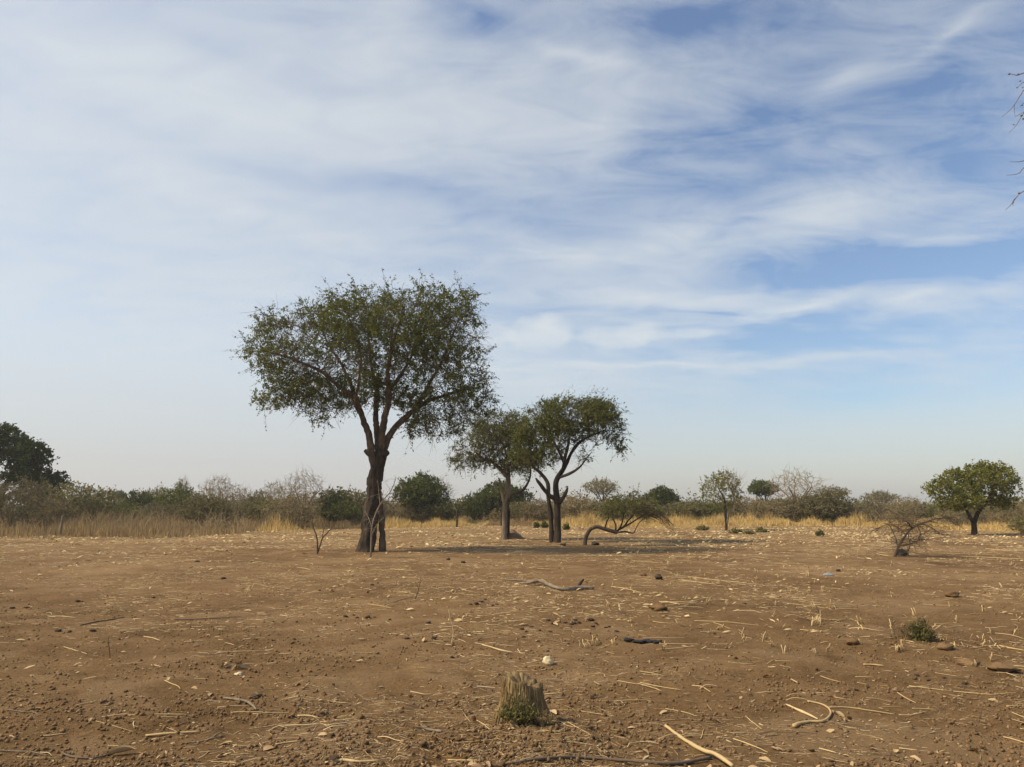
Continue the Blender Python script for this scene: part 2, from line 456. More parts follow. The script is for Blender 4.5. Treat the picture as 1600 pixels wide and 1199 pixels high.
MT['rag'] = rough_mat('blue_grey_scrap', [(.16, .20, .24), (.28, .34, .38)], 12, .2, 50)

def soil_mat():
    m, t, out = new_mat('dry_field_soil')
    g = t.nodes.new('ShaderNodeNewGeometry'); pos = g.outputs['Position']
    big = tnoise(t, .16, 4, .55, pos, .6)
    mid = tnoise(t, 1.5, 6, .65, pos, .4)
    fin = tnoise(t, 22, 6, .75, pos)
    gr = tnoise(t, 130, 3, .7, pos)
    def mth(op, a, b):
        n = t.nodes.new('ShaderNodeMath'); n.operation = op
        for i, v in enumerate((a, b)):
            if isinstance(v, (int, float)): n.inputs[i].default_value = v
            else: t.links.new(v, n.inputs[i])
        return n.outputs[0]
    s = mth('ADD', mth('ADD', mth('MULTIPLY', big, .30), mth('MULTIPLY', mid, .30)), mth('ADD', mth('MULTIPLY', fin, .30), mth('MULTIPLY', gr, .18)))
    col = ramp(t, s, [(.42, (.080, .043, .016)), (.50, (.160, .093, .039)), (.57, (.214, .130, .059)), (.64, (.30, .195, .098))])
    # pale specks: fibres and crumbs too small to build
    sp = tnoise(t, 210, 2, .6, pos)
    spm = t.nodes.new('ShaderNodeMapRange'); spm.inputs[1].default_value = .66; spm.inputs[2].default_value = .74
    t.links.new(sp, spm.inputs[0])
    mx = t.nodes.new('ShaderNodeMix'); mx.data_type = 'RGBA'
    t.links.new(mth('MULTIPLY', spm.outputs[0], .55), mx.inputs[0]); t.links.new(col, mx.inputs[6]); mx.inputs[7].default_value = (.40, .29, .16, 1)
    # trodden dusty patches
    du = tnoise(t, .55, 3, .5, pos, 1.2)
    dm = t.nodes.new('ShaderNodeMapRange'); dm.inputs[1].default_value = .53; dm.inputs[2].default_value = .64; dm.interpolation_type = 'SMOOTHSTEP'
    t.links.new(du, dm.inputs[0])
    mx0 = t.nodes.new('ShaderNodeMix'); mx0.data_type = 'RGBA'
    t.links.new(mth('MULTIPLY', dm.outputs[0], .5), mx0.inputs[0]); t.links.new(mx.outputs[2], mx0.inputs[6]); mx0.inputs[7].default_value = (.27, .175, .09, 1)
    mx = mx0
    # chaff ground into the far side of the field
    sep = t.nodes.new('ShaderNodeSeparateXYZ'); t.links.new(pos, sep.inputs[0])
    fm = t.nodes.new('ShaderNodeMapRange'); fm.inputs[1].default_value = 20; fm.inputs[2].default_value = 48; fm.interpolation_type = 'SMOOTHSTEP'
    t.links.new(mth('ADD', sep.outputs[1], mth('MULTIPLY', mth('SUBTRACT', big, .5), 60)), fm.inputs[0])
    ch = tnoise(t, 3.2, 6, .8, pos)
    cm = t.nodes.new('ShaderNodeMapRange'); cm.inputs[1].default_value = .50; cm.inputs[2].default_value = .64
    t.links.new(ch, cm.inputs[0])
    mx2 = t.nodes.new('ShaderNodeMix'); mx2.data_type = 'RGBA'
    t.links.new(mth('MULTIPLY', mth('MULTIPLY', cm.outputs[0], fm.outputs[0]), .75), mx2.inputs[0])
    t.links.new(mx.outputs[2], mx2.inputs[6]); mx2.inputs[7].default_value = (.46, .32, .15, 1)
    d = t.nodes.new('ShaderNodeBsdfPrincipled'); d.inputs['Roughness'].default_value = 1.0
    d.inputs['Specular IOR Level'].default_value = .1
    t.links.new(mx2.outputs[2], d.inputs['Base Color'])
    b1 = t.nodes.new('ShaderNodeBump'); b1.inputs['Strength'].default_value = 1.0; b1.inputs['Distance'].default_value = .045
    t.links.new(mth('ADD', mth('MULTIPLY', fin, .8), mth('MULTIPLY', gr, .25)), b1.inputs['Height'])
    t.links.new(b1.outputs[0], d.inputs['Normal'])
    t.links.new(d.outputs[0], out.inputs[0])
    return m
MT['soil'] = soil_mat()

# ------------------------------------------------------------------ ground
def build_ground():
    rows = [-60, -30, -14, -7, -4, -2, -1, 0, .7, 1.3, 1.8, 2.2, 2.5]
    y = 2.7
    while y < 70: rows.append(y); y += max(.017, .0056 * y)
    while y < 900: rows.append(y); y *= 1.06
    rows.append(900)
    rows = np.array(rows)
    s = np.linspace(-1, 1, 470)
    s = np.sign(s) * (.72 * np.abs(s) + .28 * np.abs(s) ** 3)
    hw = 9 + 1.05 * np.maximum(rows, 0) + .6 * np.maximum(-rows, 0)
    X = s[None, :] * hw[:, None]
    Yg = np.repeat(rows[:, None], len(s), 1)
    Z = hgt(X, Yg)
    V = np.stack([X, Yg, Z], -1).reshape(-1, 3)
    nr, nc = X.shape
    i = np.arange(nr * nc).reshape(nr, nc)
    F = np.stack([i[:-1, :-1], i[:-1, 1:], i[1:, 1:], i[1:, :-1]], -1).reshape(-1, 4)
    o = mesh_obj('ground', V, F, MT['soil'], smooth=True)
    tag(o, 'bare brown farm field strewn with straw after harvest', 'ground', kind='structure')
build_ground()

# ------------------------------------------------------------------ trees
def sc_grow(seed, spar, A, step, infl, kill, iters, bias=(0, 0, 0), jit=.25):
    Pn = [np.array(p, float) for p in seed]; par = list(spar)
    kids = [0] * len(Pn)
    A = np.asarray(A, float)
    S = np.array(Pn)
    D = np.linalg.norm(A[:, None, :] - S[None], axis=2)
    ni = D.argmin(1); nd = D[np.arange(len(A)), ni]
    bias = np.array(bias, float)
    keep = nd > kill
    A, ni, nd = A[keep], ni[keep], nd[keep]
    for it in range(iters):
        if len(A) == 0: break
        act = nd < infl
        if not act.any(): break
        idx = ni[act]
        dv = unit(A[act] - np.array(Pn)[idx])
        u, inv = np.unique(idx, return_inverse=True)
        acc = np.zeros((len(u), 3)); np.add.at(acc, inv, dv)
        cnt = np.bincount(inv)
        acc = acc / cnt[:, None] + bias + rng.normal(size=acc.shape) * jit
        acc = unit(acc)
        new = []
        for k, nn in enumerate(u):
            if kids[nn] >= 4: continue
            kids[nn] += 1
            Pn.append(Pn[nn] + acc[k] * step); par.append(int(nn)); kids.append(0); new.append(len(Pn) - 1)
        if not new: break
        NP = np.array([Pn[j] for j in new])
        D = np.linalg.norm(A[:, None, :] - NP[None], axis=2)
        m = D.argmin(1); md = D[np.arange(len(A)), m]
        b = md < nd
        nd = np.where(b, md, nd); ni = np.where(b, np.array(new)[m], ni)
        keep = nd > kill
        A, ni, nd = A[keep], ni[keep], nd[keep]
    return np.array(Pn), np.array(par)
def pipe_radii(Pn, par, tip, ex=2.3):
    n = len(Pn); acc = np.zeros(n); r = np.zeros(n); kids = np.zeros(n, int)
    for i in range(n - 1, -1, -1):
        r[i] = tip if acc[i] == 0 else acc[i] ** (1 / ex)
        if par[i] >= 0:
            acc[par[i]] += r[i] ** ex; kids[par[i]] += 1
    return r, kids
def crown_points(ells, n):
    vol = np.array([e[3] * e[4] * e[5] for e in ells]); vol = vol ** .8; vol = vol / vol.sum()
    out = []
    for e, v in zip(ells, vol):
        k = max(3, int(n * v))
        d = unit(rng.normal(size=(k, 3))) * (rng.random((k, 1)) ** (1 / 2.6))
        out.append(np.array(e[:3]) + d * np.array(e[3:6]))
    return np.vstack(out)
def n3(p, s, k=0):
    return vn(p[:, 0] / s + 3.1, p[:, 2] / s + k, 71 + k) + vn(p[:, 1] / s + 8.7, p[:, 2] / s * 1.1 + 4.2, 72 + k) + .7 * vn(p[:, 0] / s * .9, p[:, 1] / s + 1.3, 73 + k)
def grow_tree(root, base, lines, attract, step, infl, kill, tip, leaf, mats, iters=90, bias=(0, 0, .05), jit=.3,
              thin=.02, per_node=2, shoots=3, shoot_len=.3, per_shoot=7, spread=.10, shoot_up=.25, droop=0.0, maxshoot=1.0, leafprob=None, sides=10,
              lump=.12, ridge=.12, tree_jit=None, shoot_r=.0045, clump=None, voids=None, cbase=.74):
    """lines: (part name, material key, Nx4 polyline, is_seed). Grows twigs from them to the crown points."""
    base = np.asarray(base, float)
    seed, spar = [], []
    for j, (nm, mk, ln, is_seed) in enumerate(lines):
        sl = smooth_line(ln, max(step * .6, .05))
        if tree_jit:
            k = len(sl); w = np.linspace(0, 1, k) * (1 - np.linspace(0, 1, k)) * 4
            sl[:, :3] += (rng.normal(size=(k, 3)) * tree_jit) * w[:, None]
        V, Fq = tube(sl, sides, lump, j * 3 + 1, ridge)
        if nm:
            po = mesh_obj(nm, V, Fq, MT[mk], root, True, base)
            if nm == 'trunk' and j == 0: first = po
            if nm == 'stub': po.parent = first
        if is_seed:
            s0 = int(len(sl) * is_seed) if is_seed < 1 else 0
            for i in range(s0, len(sl)):
                seed.append(sl[i, :3]); spar.append(-1)
    nseed = len(seed)
    if voids: attract = attract[n3(attract, voids) > -.34]
    Pn, par = sc_grow(seed, spar, attract, step, infl, kill, iters, bias, jit)
    r, kids = pipe_radii(Pn, par, tip)
    j = np.arange(len(Pn)); e = j[(par >= 0)]
    mb = MB()
    mb.add(*prisms(Pn[par[e]], Pn[e], np.minimum(r[e] * 1.08, np.where(par[e] < nseed, .05, 9)), r[e], 4))
    tips = e[kids[e] == 0]
    # side shoots
    sp = np.repeat(tips, shoots)
    extra = e[(r[e] < thin) & (kids[e] > 0)]
    extra = extra[rng.random(len(extra)) < .5]
    sp = np.concatenate([sp, extra])
    LC, LA = [], []
    dens_at = (lambda q: np.ones(len(q), bool)) if clump is None else (lambda q: rng.random(len(q)) < np.clip(cbase + 2.3 * n3(q, clump, 9), .05, 1))
    if len(sp):
        d0 = unit(Pn[sp] - Pn[par[sp]])
        d = unit(d0 * .8 + rng.normal(size=(len(sp), 3)) * .75 + np.array([0, 0, shoot_up]))
        ln = shoot_len * (.4 + rng.random(len(sp)) ** 2 * 1.3 * maxshoot)
        mid = Pn[sp] + d * ln[:, None] * .5
        d2 = unit(d + rng.normal(size=d.shape) * .25 + np.array([0, 0, -droop]))
        end = mid + d2 * ln[:, None] * .5
        rr = np.full(len(sp), shoot_r)
        mb.add(*prisms(Pn[sp], mid, rr * 1.3, rr)); mb.add(*prisms(mid, end, rr, rr * .5))
        if leaf:
            keep = np.arange(len(sp)) if leafprob is None else np.where(rng.random(len(sp)) < leafprob)[0]
            keep = keep[dens_at(Pn[sp[keep]])]
            for q in range(per_shoot):
                t = rng.random(len(keep))[:, None]
                c = np.where(t < .5, Pn[sp][keep] + (mid - Pn[sp])[keep] * t * 2, mid[keep] + (end - mid)[keep] * (t * 2 - 1))
                LC.append(c + rng.normal(size=c.shape) * spread * .35); LA.append(d[keep] + rng.normal(size=c.shape) * .8)
    mb.obj('twigs', MT[mats[0]], root, False, base)['kind'] = 'stuff'
    if leaf:
        tn = e[r[e] < thin]
        if leafprob is not None: tn = tn[rng.random(len(tn)) < leafprob]
        tn = tn[dens_at(Pn[tn])]
        for q in range(per_node):
            c = Pn[tn] + (Pn[par[tn]] - Pn[tn]) * rng.random((len(tn), 1)) + rng.normal(size=(len(tn), 3)) * spread
            LC.append(c); LA.append(rng.normal(size=c.shape) + np.array([0, 0, -.2]))
        C = np.vstack(LC); Aa = np.vstack(LA)
        k = len(C)
        V, F = leaves(C, Aa, leaf[0] * (.6 + .8 * rng.random(k)), leaf[1] * (.6 + .8 * rng.random(k)))
        mesh_obj('crown', V, F, MT[mats[1]], root, False, base)
        return k, len(Pn)
    return 0, len(Pn)

def pl(Y, pts):                                  # picture polyline (px, py, depth offset, radius px) -> world line
    out = []
    for (px, py, dy, rp) in pts:
        p = P(px, py, Y + dy)
        out.append([*p, rp * Y / F_PX])
    return np.array(out)
def ell(Y, px, py, rx, ry, dy=0.0, rd=None):
    k = Y / F_PX
    c = P(px, py, Y + dy)
    return (c[0], c[1], c[2], rx * k, (rd if rd is not None else rx * k * .8), ry * k)

def main_trees():
    # --- the tall acacia
    b = G(582, 862); Y = b[1]
    root = empty('acacia_tree', b, 'tallest tree with wide green crown and dark forked trunk in the middle of the field', 'tree')
    L = [('trunk', 'bark_dark', pl(Y, [(572, 868, 0, 18), (573, 861, 0, 13.5), (574.5, 850, 0, 11.4), (579, 810, 0, 10.8), (584, 775, 0, 10), (587, 748, 0, 10.6), (590, 730, 0, 10), (594, 712, 0, 9), (597, 698, 0, 7)]), 0),
         ('trunk', 'bark_brown', pl(Y, [(599, 868, .15, 8.5), (598, 861, .15, 5.6), (597, 835, .15, 4.4), (595.5, 806, .12, 4.4), (592, 780, .05, 5.5), (589, 762, .0, 5)]), 0),
         ('branch', 'bark_brown', pl(Y, [(588, 735, 0, 6.5), (582, 712, -.05, 6.3), (577, 684, -.1, 5.3), (569, 661, -.2, 4.7), (560, 634, -.4, 4.3), (553, 620, -.5, 3.8), (530, 604, -.8, 3), (505, 583, -1.2, 2.4), (470, 566, -1.6, 1.7), (430, 552, -1.9, 1)]), .45),
         ('branch', 'bark_brown', pl(Y, [(555, 624, -.5, 3.4), (548, 600, -.2, 2.6), (535, 572, .5, 2), (515, 540, 1.2, 1.4), (500, 510, 1.6, .9)]), .2),
         ('branch', 'bark_brown', pl(Y, [(593, 714, .1, 5.6), (590, 680, .3, 4.6), (587, 648, .6, 4), (588, 610, 1.1, 3.2), (580, 570, 1.8, 2.4), (575, 520, 2.4, 1.4)]), .4),
         ('branch', 'bark_brown', pl(Y, [(596, 708, 0, 5.6), (597, 680, -.15, 4.8), (601, 653, -.2, 4.5), (608, 620, -.4, 4), (606, 585, -.9, 3.2), (612, 545, -1.5, 2.4), (625, 500, -2, 1.3)]), .4),
         ('branch', 'bark_brown', pl(Y, [(598, 702, 0, 6), (608, 682, .05, 5), (622, 663, .1, 4.5), (645, 643, .2, 4), (665, 629, .4, 3.4), (695, 618, .8, 2.6), (730, 608, 1.2, 1.7), (755, 605, 1.5, .9)]), .4),
         ('branch', 'bark_brown', pl(Y, [(650, 640, .2, 3), (668, 605, -.3, 2.5), (688, 570, -.9, 2), (705, 530, -1.4, 1.4), (718, 495, -1.7, .8)]), .15),
         ('branch', 'bark_brown', pl(Y, [(607, 612, -.4, 2.8), (630, 580, .2, 2.3), (650, 540, .9, 1.8), (665, 490, 1.4, 1)]), .15),
         ('branch', 'bark_brown', pl(Y, [(566, 650, -.25, 3), (556, 632, -1.0, 2.4), (560, 600, -2.0, 1.8), (565, 560, -2.8, 1)]), .4),
         ('stub', 'bark_dark', pl(Y, [(595, 712, -.1, 6), (602, 709, -.2, 4.6), (606, 706, -.25, 3.6)]), 0),
         ('stub', 'bark_brown', pl(Y, [(582, 712, -.05, 5), (574, 707, -.15, 3.6), (570, 704, -.2, 2.6)]), 0)]
    E = [ell(Y, 590, 535, 140, 84, 0, 3.4), ell(Y, 470, 560, 82, 70, 0, 2.5), ell(Y, 700, 530, 62, 78, 0, 2.5), ell(Y, 706, 612, 68, 58, 0, 2.2),
         ell(Y, 462, 600, 62, 42, 0, 2.0), ell(Y, 645, 492, 90, 42, 0, 2.4), ell(Y, 520, 504, 62, 34, 0, 2.2), ell(Y, 730, 470, 18, 22, 0, .8), ell(Y, 425, 505, 30, 26, 0, 1.2),
         ell(Y, 560, 615, 80, 30, .8, 2.6), ell(Y, 650, 650, 40, 36, .5, 1.4), ell(Y, 395, 545, 24, 22, 0, .7), ell(Y, 428, 622, 36, 22, .2, 1.3), ell(Y, 500, 640, 44, 20, -.4, 1.4), ell(Y, 690, 662, 56, 26, .2, 1.5), ell(Y, 752, 632, 26, 22, .4, .9)]
    A = crown_points(E, 5600)
    # the crown's underside arches clear of the fork
    A = A[~((np.abs(A[:, 0] - P(590, 660, Y)[0]) < 1.0) & (A[:, 2] < P(590, 628, Y)[2]))]
    (grow_tree(root, b, L, A, .15, 3.0, .20, .0050, (.075, .042), ('twig', 'leaf_big'), 80, (0, 0, .02), .32,
                              thin=.013, per_node=5, shoots=4, shoot_len=.5, per_shoot=14, spread=.09, shoot_up=.08, droop=.25, sides=26, lump=.16, ridge=.22, tree_jit=.012, maxshoot=1.25, clump=.75, voids=1.2, cbase=1.0))
    # --- the pale slender one
    b = G(789, 843); Y = b[1]
    root = empty('slender_tree', b, 'slender pale trunked tree with thin drooping foliage beside the earth mound', 'tree')
    L = [('trunk', 'bark_pale', pl(Y, [(787, 847, 0, 8), (787.5, 841, 0, 5.0), (788.5, 825, 0, 4.2), (789, 805, 0, 3.9), (789.5, 785, 0, 3.8), (794, 771, 0, 4.2), (794, 752, 0, 3.8), (792, 744, 0, 3.4), (782, 734, 0, 2.8), (769, 722, -.2, 2.4), (756, 718, -.5, 2), (742, 705, -.9, 1.2)]), .7),
         ('trunk', 'bark_dark', pl(Y, [(793, 845, .2, 3.2), (794, 825, .2, 2.6), (794, 800, .1, 2.5), (792, 780, .05, 2.2)]), 0),
         ('stub', 'bark_pale', pl(Y, [(789, 790, 0, 3.0), (784, 766, -.1, 2.3), (781, 752, -.2, 1.9), (779, 747, -.2, 1.0)]), 0),
         ('branch', 'bark_brown', pl(Y, [(793, 782, 0, 2.8), (803, 773, .2, 2.4), (815, 768, .4, 2.2), (825, 754, .7, 1.8), (829, 738, .9, 1.4), (826, 715, 1, .8)]), .6),
         ('branch', 'bark_pale', pl(Y, [(794, 758, 0, 2.8), (795, 735, .3, 2.2), (792, 715, .6, 1.6), (785, 690, .9, .8)]), .45)]
    E = [ell(Y, 736, 702, 26, 26, -.4, 1.2), ell(Y, 772, 680, 40, 36, 0, 1.6), ell(Y, 802, 690, 42, 38, .3, 1.7), ell(Y, 790, 660, 34, 18, 0, 1.2), ell(Y, 826, 712, 22, 24, .9, .9), ell(Y, 762, 655, 20, 12, 0, .7), ell(Y, 722, 722, 16, 14, -.4, .7), ell(Y, 800, 728, 30, 16, .4, 1.0), ell(Y, 765, 712, 24, 18, -.2, .8)]
    (grow_tree(root, b, L, crown_points(E, 1900), .14, 2.5, .19, .005, (.11, .036), ('twig', 'leaf_pale'), 70, (0, 0, 0), .3,
                               thin=.014, per_node=5, shoots=5, shoot_len=.45, per_shoot=13, spread=.10, shoot_up=-.15, droop=.8, sides=12, clump=.6, voids=.9, cbase=1.0, maxshoot=1.4))
    # --- the dark two-stemmed one
    b = G(867, 848); Y = b[1]
    root = empty('two_stemmed_tree', b, 'dark tree with two stems joined at the foot and a flat green crown', 'tree')
    L = [('trunk', 'bark_dark', pl(Y, [(871, 852, 0, 9), (871, 846, 0, 6.2), (871, 830, 0, 5.4), (871.5, 802, 0, 5), (870, 778, 0, 4.7), (869, 764, 0, 4.2)]), 0),
         ('trunk', 'bark_dark', pl(Y, [(863, 851, .1, 4.6), (861.5, 825, .1, 3.6), (860, 800, .1, 3.3), (857, 778, .1, 3.1), (856, 770, .1, 3)]), 0),
         ('branch', 'bark_dark', pl(Y, [(870, 782, 0, 3.4), (860, 775, -.1, 3.1), (851, 766, -.2, 3.0), (845, 758, -.3, 2.6), (840, 752, -.35, 2.2), (837, 747, -.35, 1.0)]), 0),
         ('branch', 'bark_brown', pl(Y, [(857, 776, .1, 3.6), (855, 754, .2, 3), (845, 740, .3, 2.6), (833, 729, .3, 2), (820, 708, .4, 1.2)]), .55),
         ('branch', 'bark_dark', pl(Y, [(869, 768, 0, 4.2), (869, 752, 0, 3.8), (877, 738, 0, 3.4), (885, 726, 0, 3.0), (892, 709, 0, 2.8), (904, 693, .1, 2.3), (921, 682, .2, 1.7), (945, 672, .3, 1)]), .55),
         ('branch', 'bark_dark', pl(Y, [(880, 733, 0, 3), (883, 714, -.3, 2.4), (888, 694, -.6, 1.8), (890, 670, -.9, 1)]), .4),
         ('branch', 'bark_dark', pl(Y, [(883, 728, 0, 2.4), (873, 705, .4, 2), (862, 685, .8, 1.4), (850, 665, 1.1, .8)]), .4),
         ('branch', 'bark_brown', pl(Y, [(875, 746, 0, 2.8), (891, 740, -.2, 2.2), (905, 731, -.4, 1.6), (917, 716, -.6, 1), (925, 706, -.7, .6)]), .5),
         ('stub', 'bark_dark', pl(Y, [(873, 786, -.05, 3.4), (880, 778, -.15, 2.6), (885, 768, -.2, 2.3), (887, 762, -.2, 1.1)]), 0)]
    E = [ell(Y, 925, 655, 44, 34, 0, 1.8), ell(Y, 865, 662, 50, 36, 0, 1.8), ell(Y, 953, 668, 22, 30, 0, 1.0), ell(Y, 826, 690, 28, 32, .2, 1.2), ell(Y, 895, 640, 55, 18, 0, 1.4),
         ell(Y, 966, 694, 12, 16, 0, .6), ell(Y, 840, 720, 16, 16, .3, .7), ell(Y, 912, 716, 14, 12, -.5, .5), ell(Y, 850, 705, 38, 26, 0, 1.2), ell(Y, 815, 705, 20, 26, .1, .9)]
    (grow_tree(root, b, L, crown_points(E, 3200), .14, 2.5, .18, .005, (.09, .042), ('twig', 'leaf_olive'), 70, (0, 0, .02), .3,
                                thin=.013, per_node=5, shoots=5, shoot_len=.42, per_shoot=13, spread=.09, shoot_up=.05, droop=.4, sides=14, ridge=.18, clump=.6, voids=.9, cbase=1.0, maxshoot=1.4))
    # --- the arched one, bent to the ground
    b = G(914.5, 852); Y = b[1]
    root = empty('arched_tree', b, 'low tree whose bare trunk arches over sideways close to the ground', 'tree')
    L = [('trunk', 'bark_brown', pl(Y, [(914, 855, 0, 3.6), (915, 841, 0, 3), (920, 830, 0, 2.9), (927, 825, 0, 2.8), (934, 823.5, 0, 2.8), (945, 827, 0, 2.7), (958, 830.5, 0, 2.9), (963, 832, 0, 3), (966, 831, 0, 2)]), 0),
         ('branch', 'bark_dark', pl(Y, [(945, 826, 0, 1.2), (948, 816, -.1, 1), (951, 808, -.2, .8), (949, 798, -.3, .5)]), .5),
         ('branch', 'bark_dark', pl(Y, [(962, 829, 0, 1.4), (962, 820, 0, 1.2), (958, 810, .1, 1), (957, 796, .2, .6)]), .5),
         ('branch', 'bark_dark', pl(Y, [(964, 830, 0, 1.7), (976, 822, .1, 1.5), (981, 814, .2, 1.2), (988, 807, .3, .9), (997, 793, .4, .5)]), .5),
         ('branch', 'bark_dark', pl(Y, [(966, 829, 0, 1.5), (971, 820, -.1, 1.2), (974, 808, -.2, .9), (976, 790, -.3, .5)]), .5),
         ('branch', 'bark_dark', pl(Y, [(972, 825, 0, 1.4), (985, 818, -.1, 1.2), (996, 811, -.3, 1), (1010, 802, -.5, .6)]), .5),
         ('branch', 'bark_brown', pl(Y, [(965, 832, 0, 1.5), (978, 831, .1, 1.3), (990, 833, .2, .9), (995, 823, .2, .8), (1003, 813, .3, .7), (1018, 805, .4, .4)]), .6)]
    E = [ell(Y, 957, 797, 22, 9, -.2, .7), ell(Y, 978, 788, 32, 17, 0, .9), ell(Y, 1010, 794, 24, 14, 0, .9), ell(Y, 990, 775, 14, 8, 0, .4)]
    grow_tree(root, b, L, crown_points(E, 600), .12, 2.0, .16, .004, (.09, .042), ('twig', 'leaf_olive'), 40, (0.05, 0, 0), .3,
              thin=.012, per_node=2, shoots=3, shoot_len=.4, per_shoot=5, spread=.07, shoot_up=-.05, droop=.3, sides=8, leafprob=.9)
    # bare drooping twigs on its right side are grown a second time without leaves
    mb = MB()
    for k in range(70):
        p0 = P(random.uniform(985, 1022), random.uniform(786, 808), Y + random.uniform(-.6, .6))
        x1 = random.uniform(1018, 1058); p2 = P(x1, 800 + (x1 - 1018) * .75 + random.uniform(-8, 8), Y + random.uniform(-.8, .8))
        p1 = (p0 + p2) / 2 + np.array([0, 0, random.uniform(.1, .3)])
        mb.add(*tube(smooth_line([[*p0, .008], [*p1, .006], [*p2, .003]], .25), 4))
    mb.obj('drooping_twigs', MT['twig'], root, False, b)['kind'] = 'stuff'
    # --- leafy tree with a pale leaning stem, further back
    b = G(1134, 829); Y = b[1]
    root = empty('leaning_stem_tree', b, 'round half bare tree with pale crooked stem at the far field edge', 'tree')
    L = [('trunk', 'bark_dark', pl(Y, [(1135, 831, 0, 2.4), (1134.5, 818, 0, 2), (1134, 806, 0, 2), (1133, 790, .1, 1.8), (1131, 778, .2, 1.3), (1122, 762, .3, .8)]), .5),
         ('branch', 'bark_pale', pl(Y, [(1136, 818, -.05, 1.5), (1139, 803, -.1, 1.4), (1144, 792, -.1, 1.3), (1147, 780, -.1, 1.2), (1144, 769, -.1, 1), (1138, 757, -.1, .7)]), .5),
         ('branch', 'bark_pale', pl(Y, [(1146, 778, -.1, 1.0), (1150, 762, .2, .8), (1152, 750, .4, .5)]), .3)]
    E = [ell(Y, 1113, 764, 20, 20, 0, 1.2), ell(Y, 1128, 755, 24, 20, 0, 1.4), ell(Y, 1125, 785, 20, 12, .3, 1), ell(Y, 1148, 768, 12, 20, .4, .9)]
    grow_tree(root, b, L, crown_points(E, 700), .18, 2.5, .24, .006, (.14, .075), ('twig_pale', 'leaf_yellowgreen'), 40, thin=.016, per_node=3, shoots=3, shoot_len=.4, per_shoot=5, spread=.12, sides=8, leafprob=.6)
    mb = MB()
    for k in range(60):
        p0 = P(random.uniform(1122, 1156), random.uniform(745, 768), Y + random.uniform(-1, 1))
        p1 = p0 + np.array([random.uniform(-.5, .7), random.uniform(-.4, .4), random.uniform(.4, 1.0)])
        mb.add(*tube(smooth_line([[*p0, .012], [*p1, .006]], .4), 3))
    mb.obj('bare_top_twigs', MT['twig_pink'], root, False, b)['kind'] = 'stuff'
    # --- dense yellow-green tree on the right
    b = G(1521, 836); Y = b[1]
    root = empty('dense_tree', b, 'dense rounded yellow green tree on a dark forked trunk at the right', 'tree')
    L = [('trunk', 'bark_dark', pl(Y, [(1522, 839, 0, 5), (1522, 828, 0, 4), (1522, 816, 0, 4), (1524, 812, 0, 3.6)]), 0),
         ('branch', 'bark_dark', pl(Y, [(1521, 818, 0, 3), (1516, 808, -.1, 2.4), (1511, 799, -.2, 2.2), (1505, 785, -.4, 1.5), (1490, 768, -.6, .9)]), .4),
         ('branch', 'bark_dark', pl(Y, [(1523, 815, 0, 3.3), (1527, 803, 0, 3.2), (1533, 794, .1, 3.2), (1542, 784, .2, 2.6), (1552, 768, .4, 1.5), (1560, 752, .5, .9)]), .4),
         ('branch', 'bark_dark', pl(Y, [(1532, 795, .1, 2.2), (1528, 780, .6, 1.7), (1522, 760, 1, 1.1), (1515, 745, 1.2, .7)]), .3)]
    E = [ell(Y, 1530, 748, 50, 24, 0, 2.2), ell(Y, 1475, 762, 28, 18, 0, 1.4), ell(Y, 1570, 756, 18, 22, 0, 1.3), ell(Y, 1500, 784, 36, 16, -.4, 1.6), ell(Y, 1545, 735, 34, 12, 0, 1.5), ell(Y, 1565, 785, 20, 14, .3, 1.2)]
    grow_tree(root, b, L, crown_points(E, 1300), .16, 2.5, .22, .006, (.14, .085), ('twig', 'leaf_yellowgreen'), 50, thin=.018, per_node=4, shoots=3, shoot_len=.3, per_shoot=6, spread=.11, sides=8)
main_trees()

# ------------------------------------------------------------------ trees and bushes along the far side
PROTO = {}
def make_proto(key, H, W, clear, stems, ells, n, mats, leaf, leafprob=None, bark='bark_pale', step=.2, kill=.27, per_node=3, per_shoot=5, shoots=3, shoot_len=.45, r0=.06, up=.1, droop=.1, spread=.13, jit=.35, shoot_r=.009, tip=.009):
    root = empty('bush', (0, 0, 0))
    L = []
    for k in range(stems):
        a = 2 * math.pi * (k + random.random() * .6) / stems
        q = .25 if stems > 1 else .08
        x, y = math.cos(a), math.sin(a)
        ln = np.array([[x * .06, y * .06, -.15, r0], [x * W * q * .5 + random.uniform(-.1, .1), y * W * q * .5, clear * .5, r0 * .85],
                       [x * W * q, y * W * q, clear, r0 * .7], [x * W * q * 1.7 + random.uniform(-.2, .2), y * W * q * 1.7, clear + (H - clear) * .4, r0 * .4]])
        L.append(('trunk' if stems == 1 else 'stem', bark, ln, .45))
        if stems == 1:
            for j in range(4):
                b = a + j * 1.57 + random.random() * .6
                L.append(('branch', bark, np.array([[ln[2][0], ln[2][1], clear * .9, r0 * .55], [math.cos(b) * W * .3, math.sin(b) * W * .3, clear + (H - clear) * .28, r0 * .4],
                                                    [math.cos(b) * W * .6, math.sin(b) * W * .6, clear + (H - clear) * .5, r0 * .2]]), .3))
    A = crown_points(ells, n)
    A = A[A[:, 2] > .12]
    grow_tree(root, (0, 0, 0), L, A, step, 3.0, kill, tip, leaf, mats, 40, (0, 0, up * .3), jit, thin=.03, per_node=per_node, shoots=shoots, shoot_len=shoot_len, per_shoot=per_shoot,
              spread=spread, shoot_up=up, droop=droop, leafprob=leafprob, sides=6, shoot_r=shoot_r)
    zs = np.concatenate([np.array([v.co[:] for v in c.data.vertices]) for c in root.children])
    PROTO[key] = [root, float(np.percentile(zs[:, 2], 99.6)), float(np.percentile(np.abs(zs[:, 0]), 98)), False]
    return root
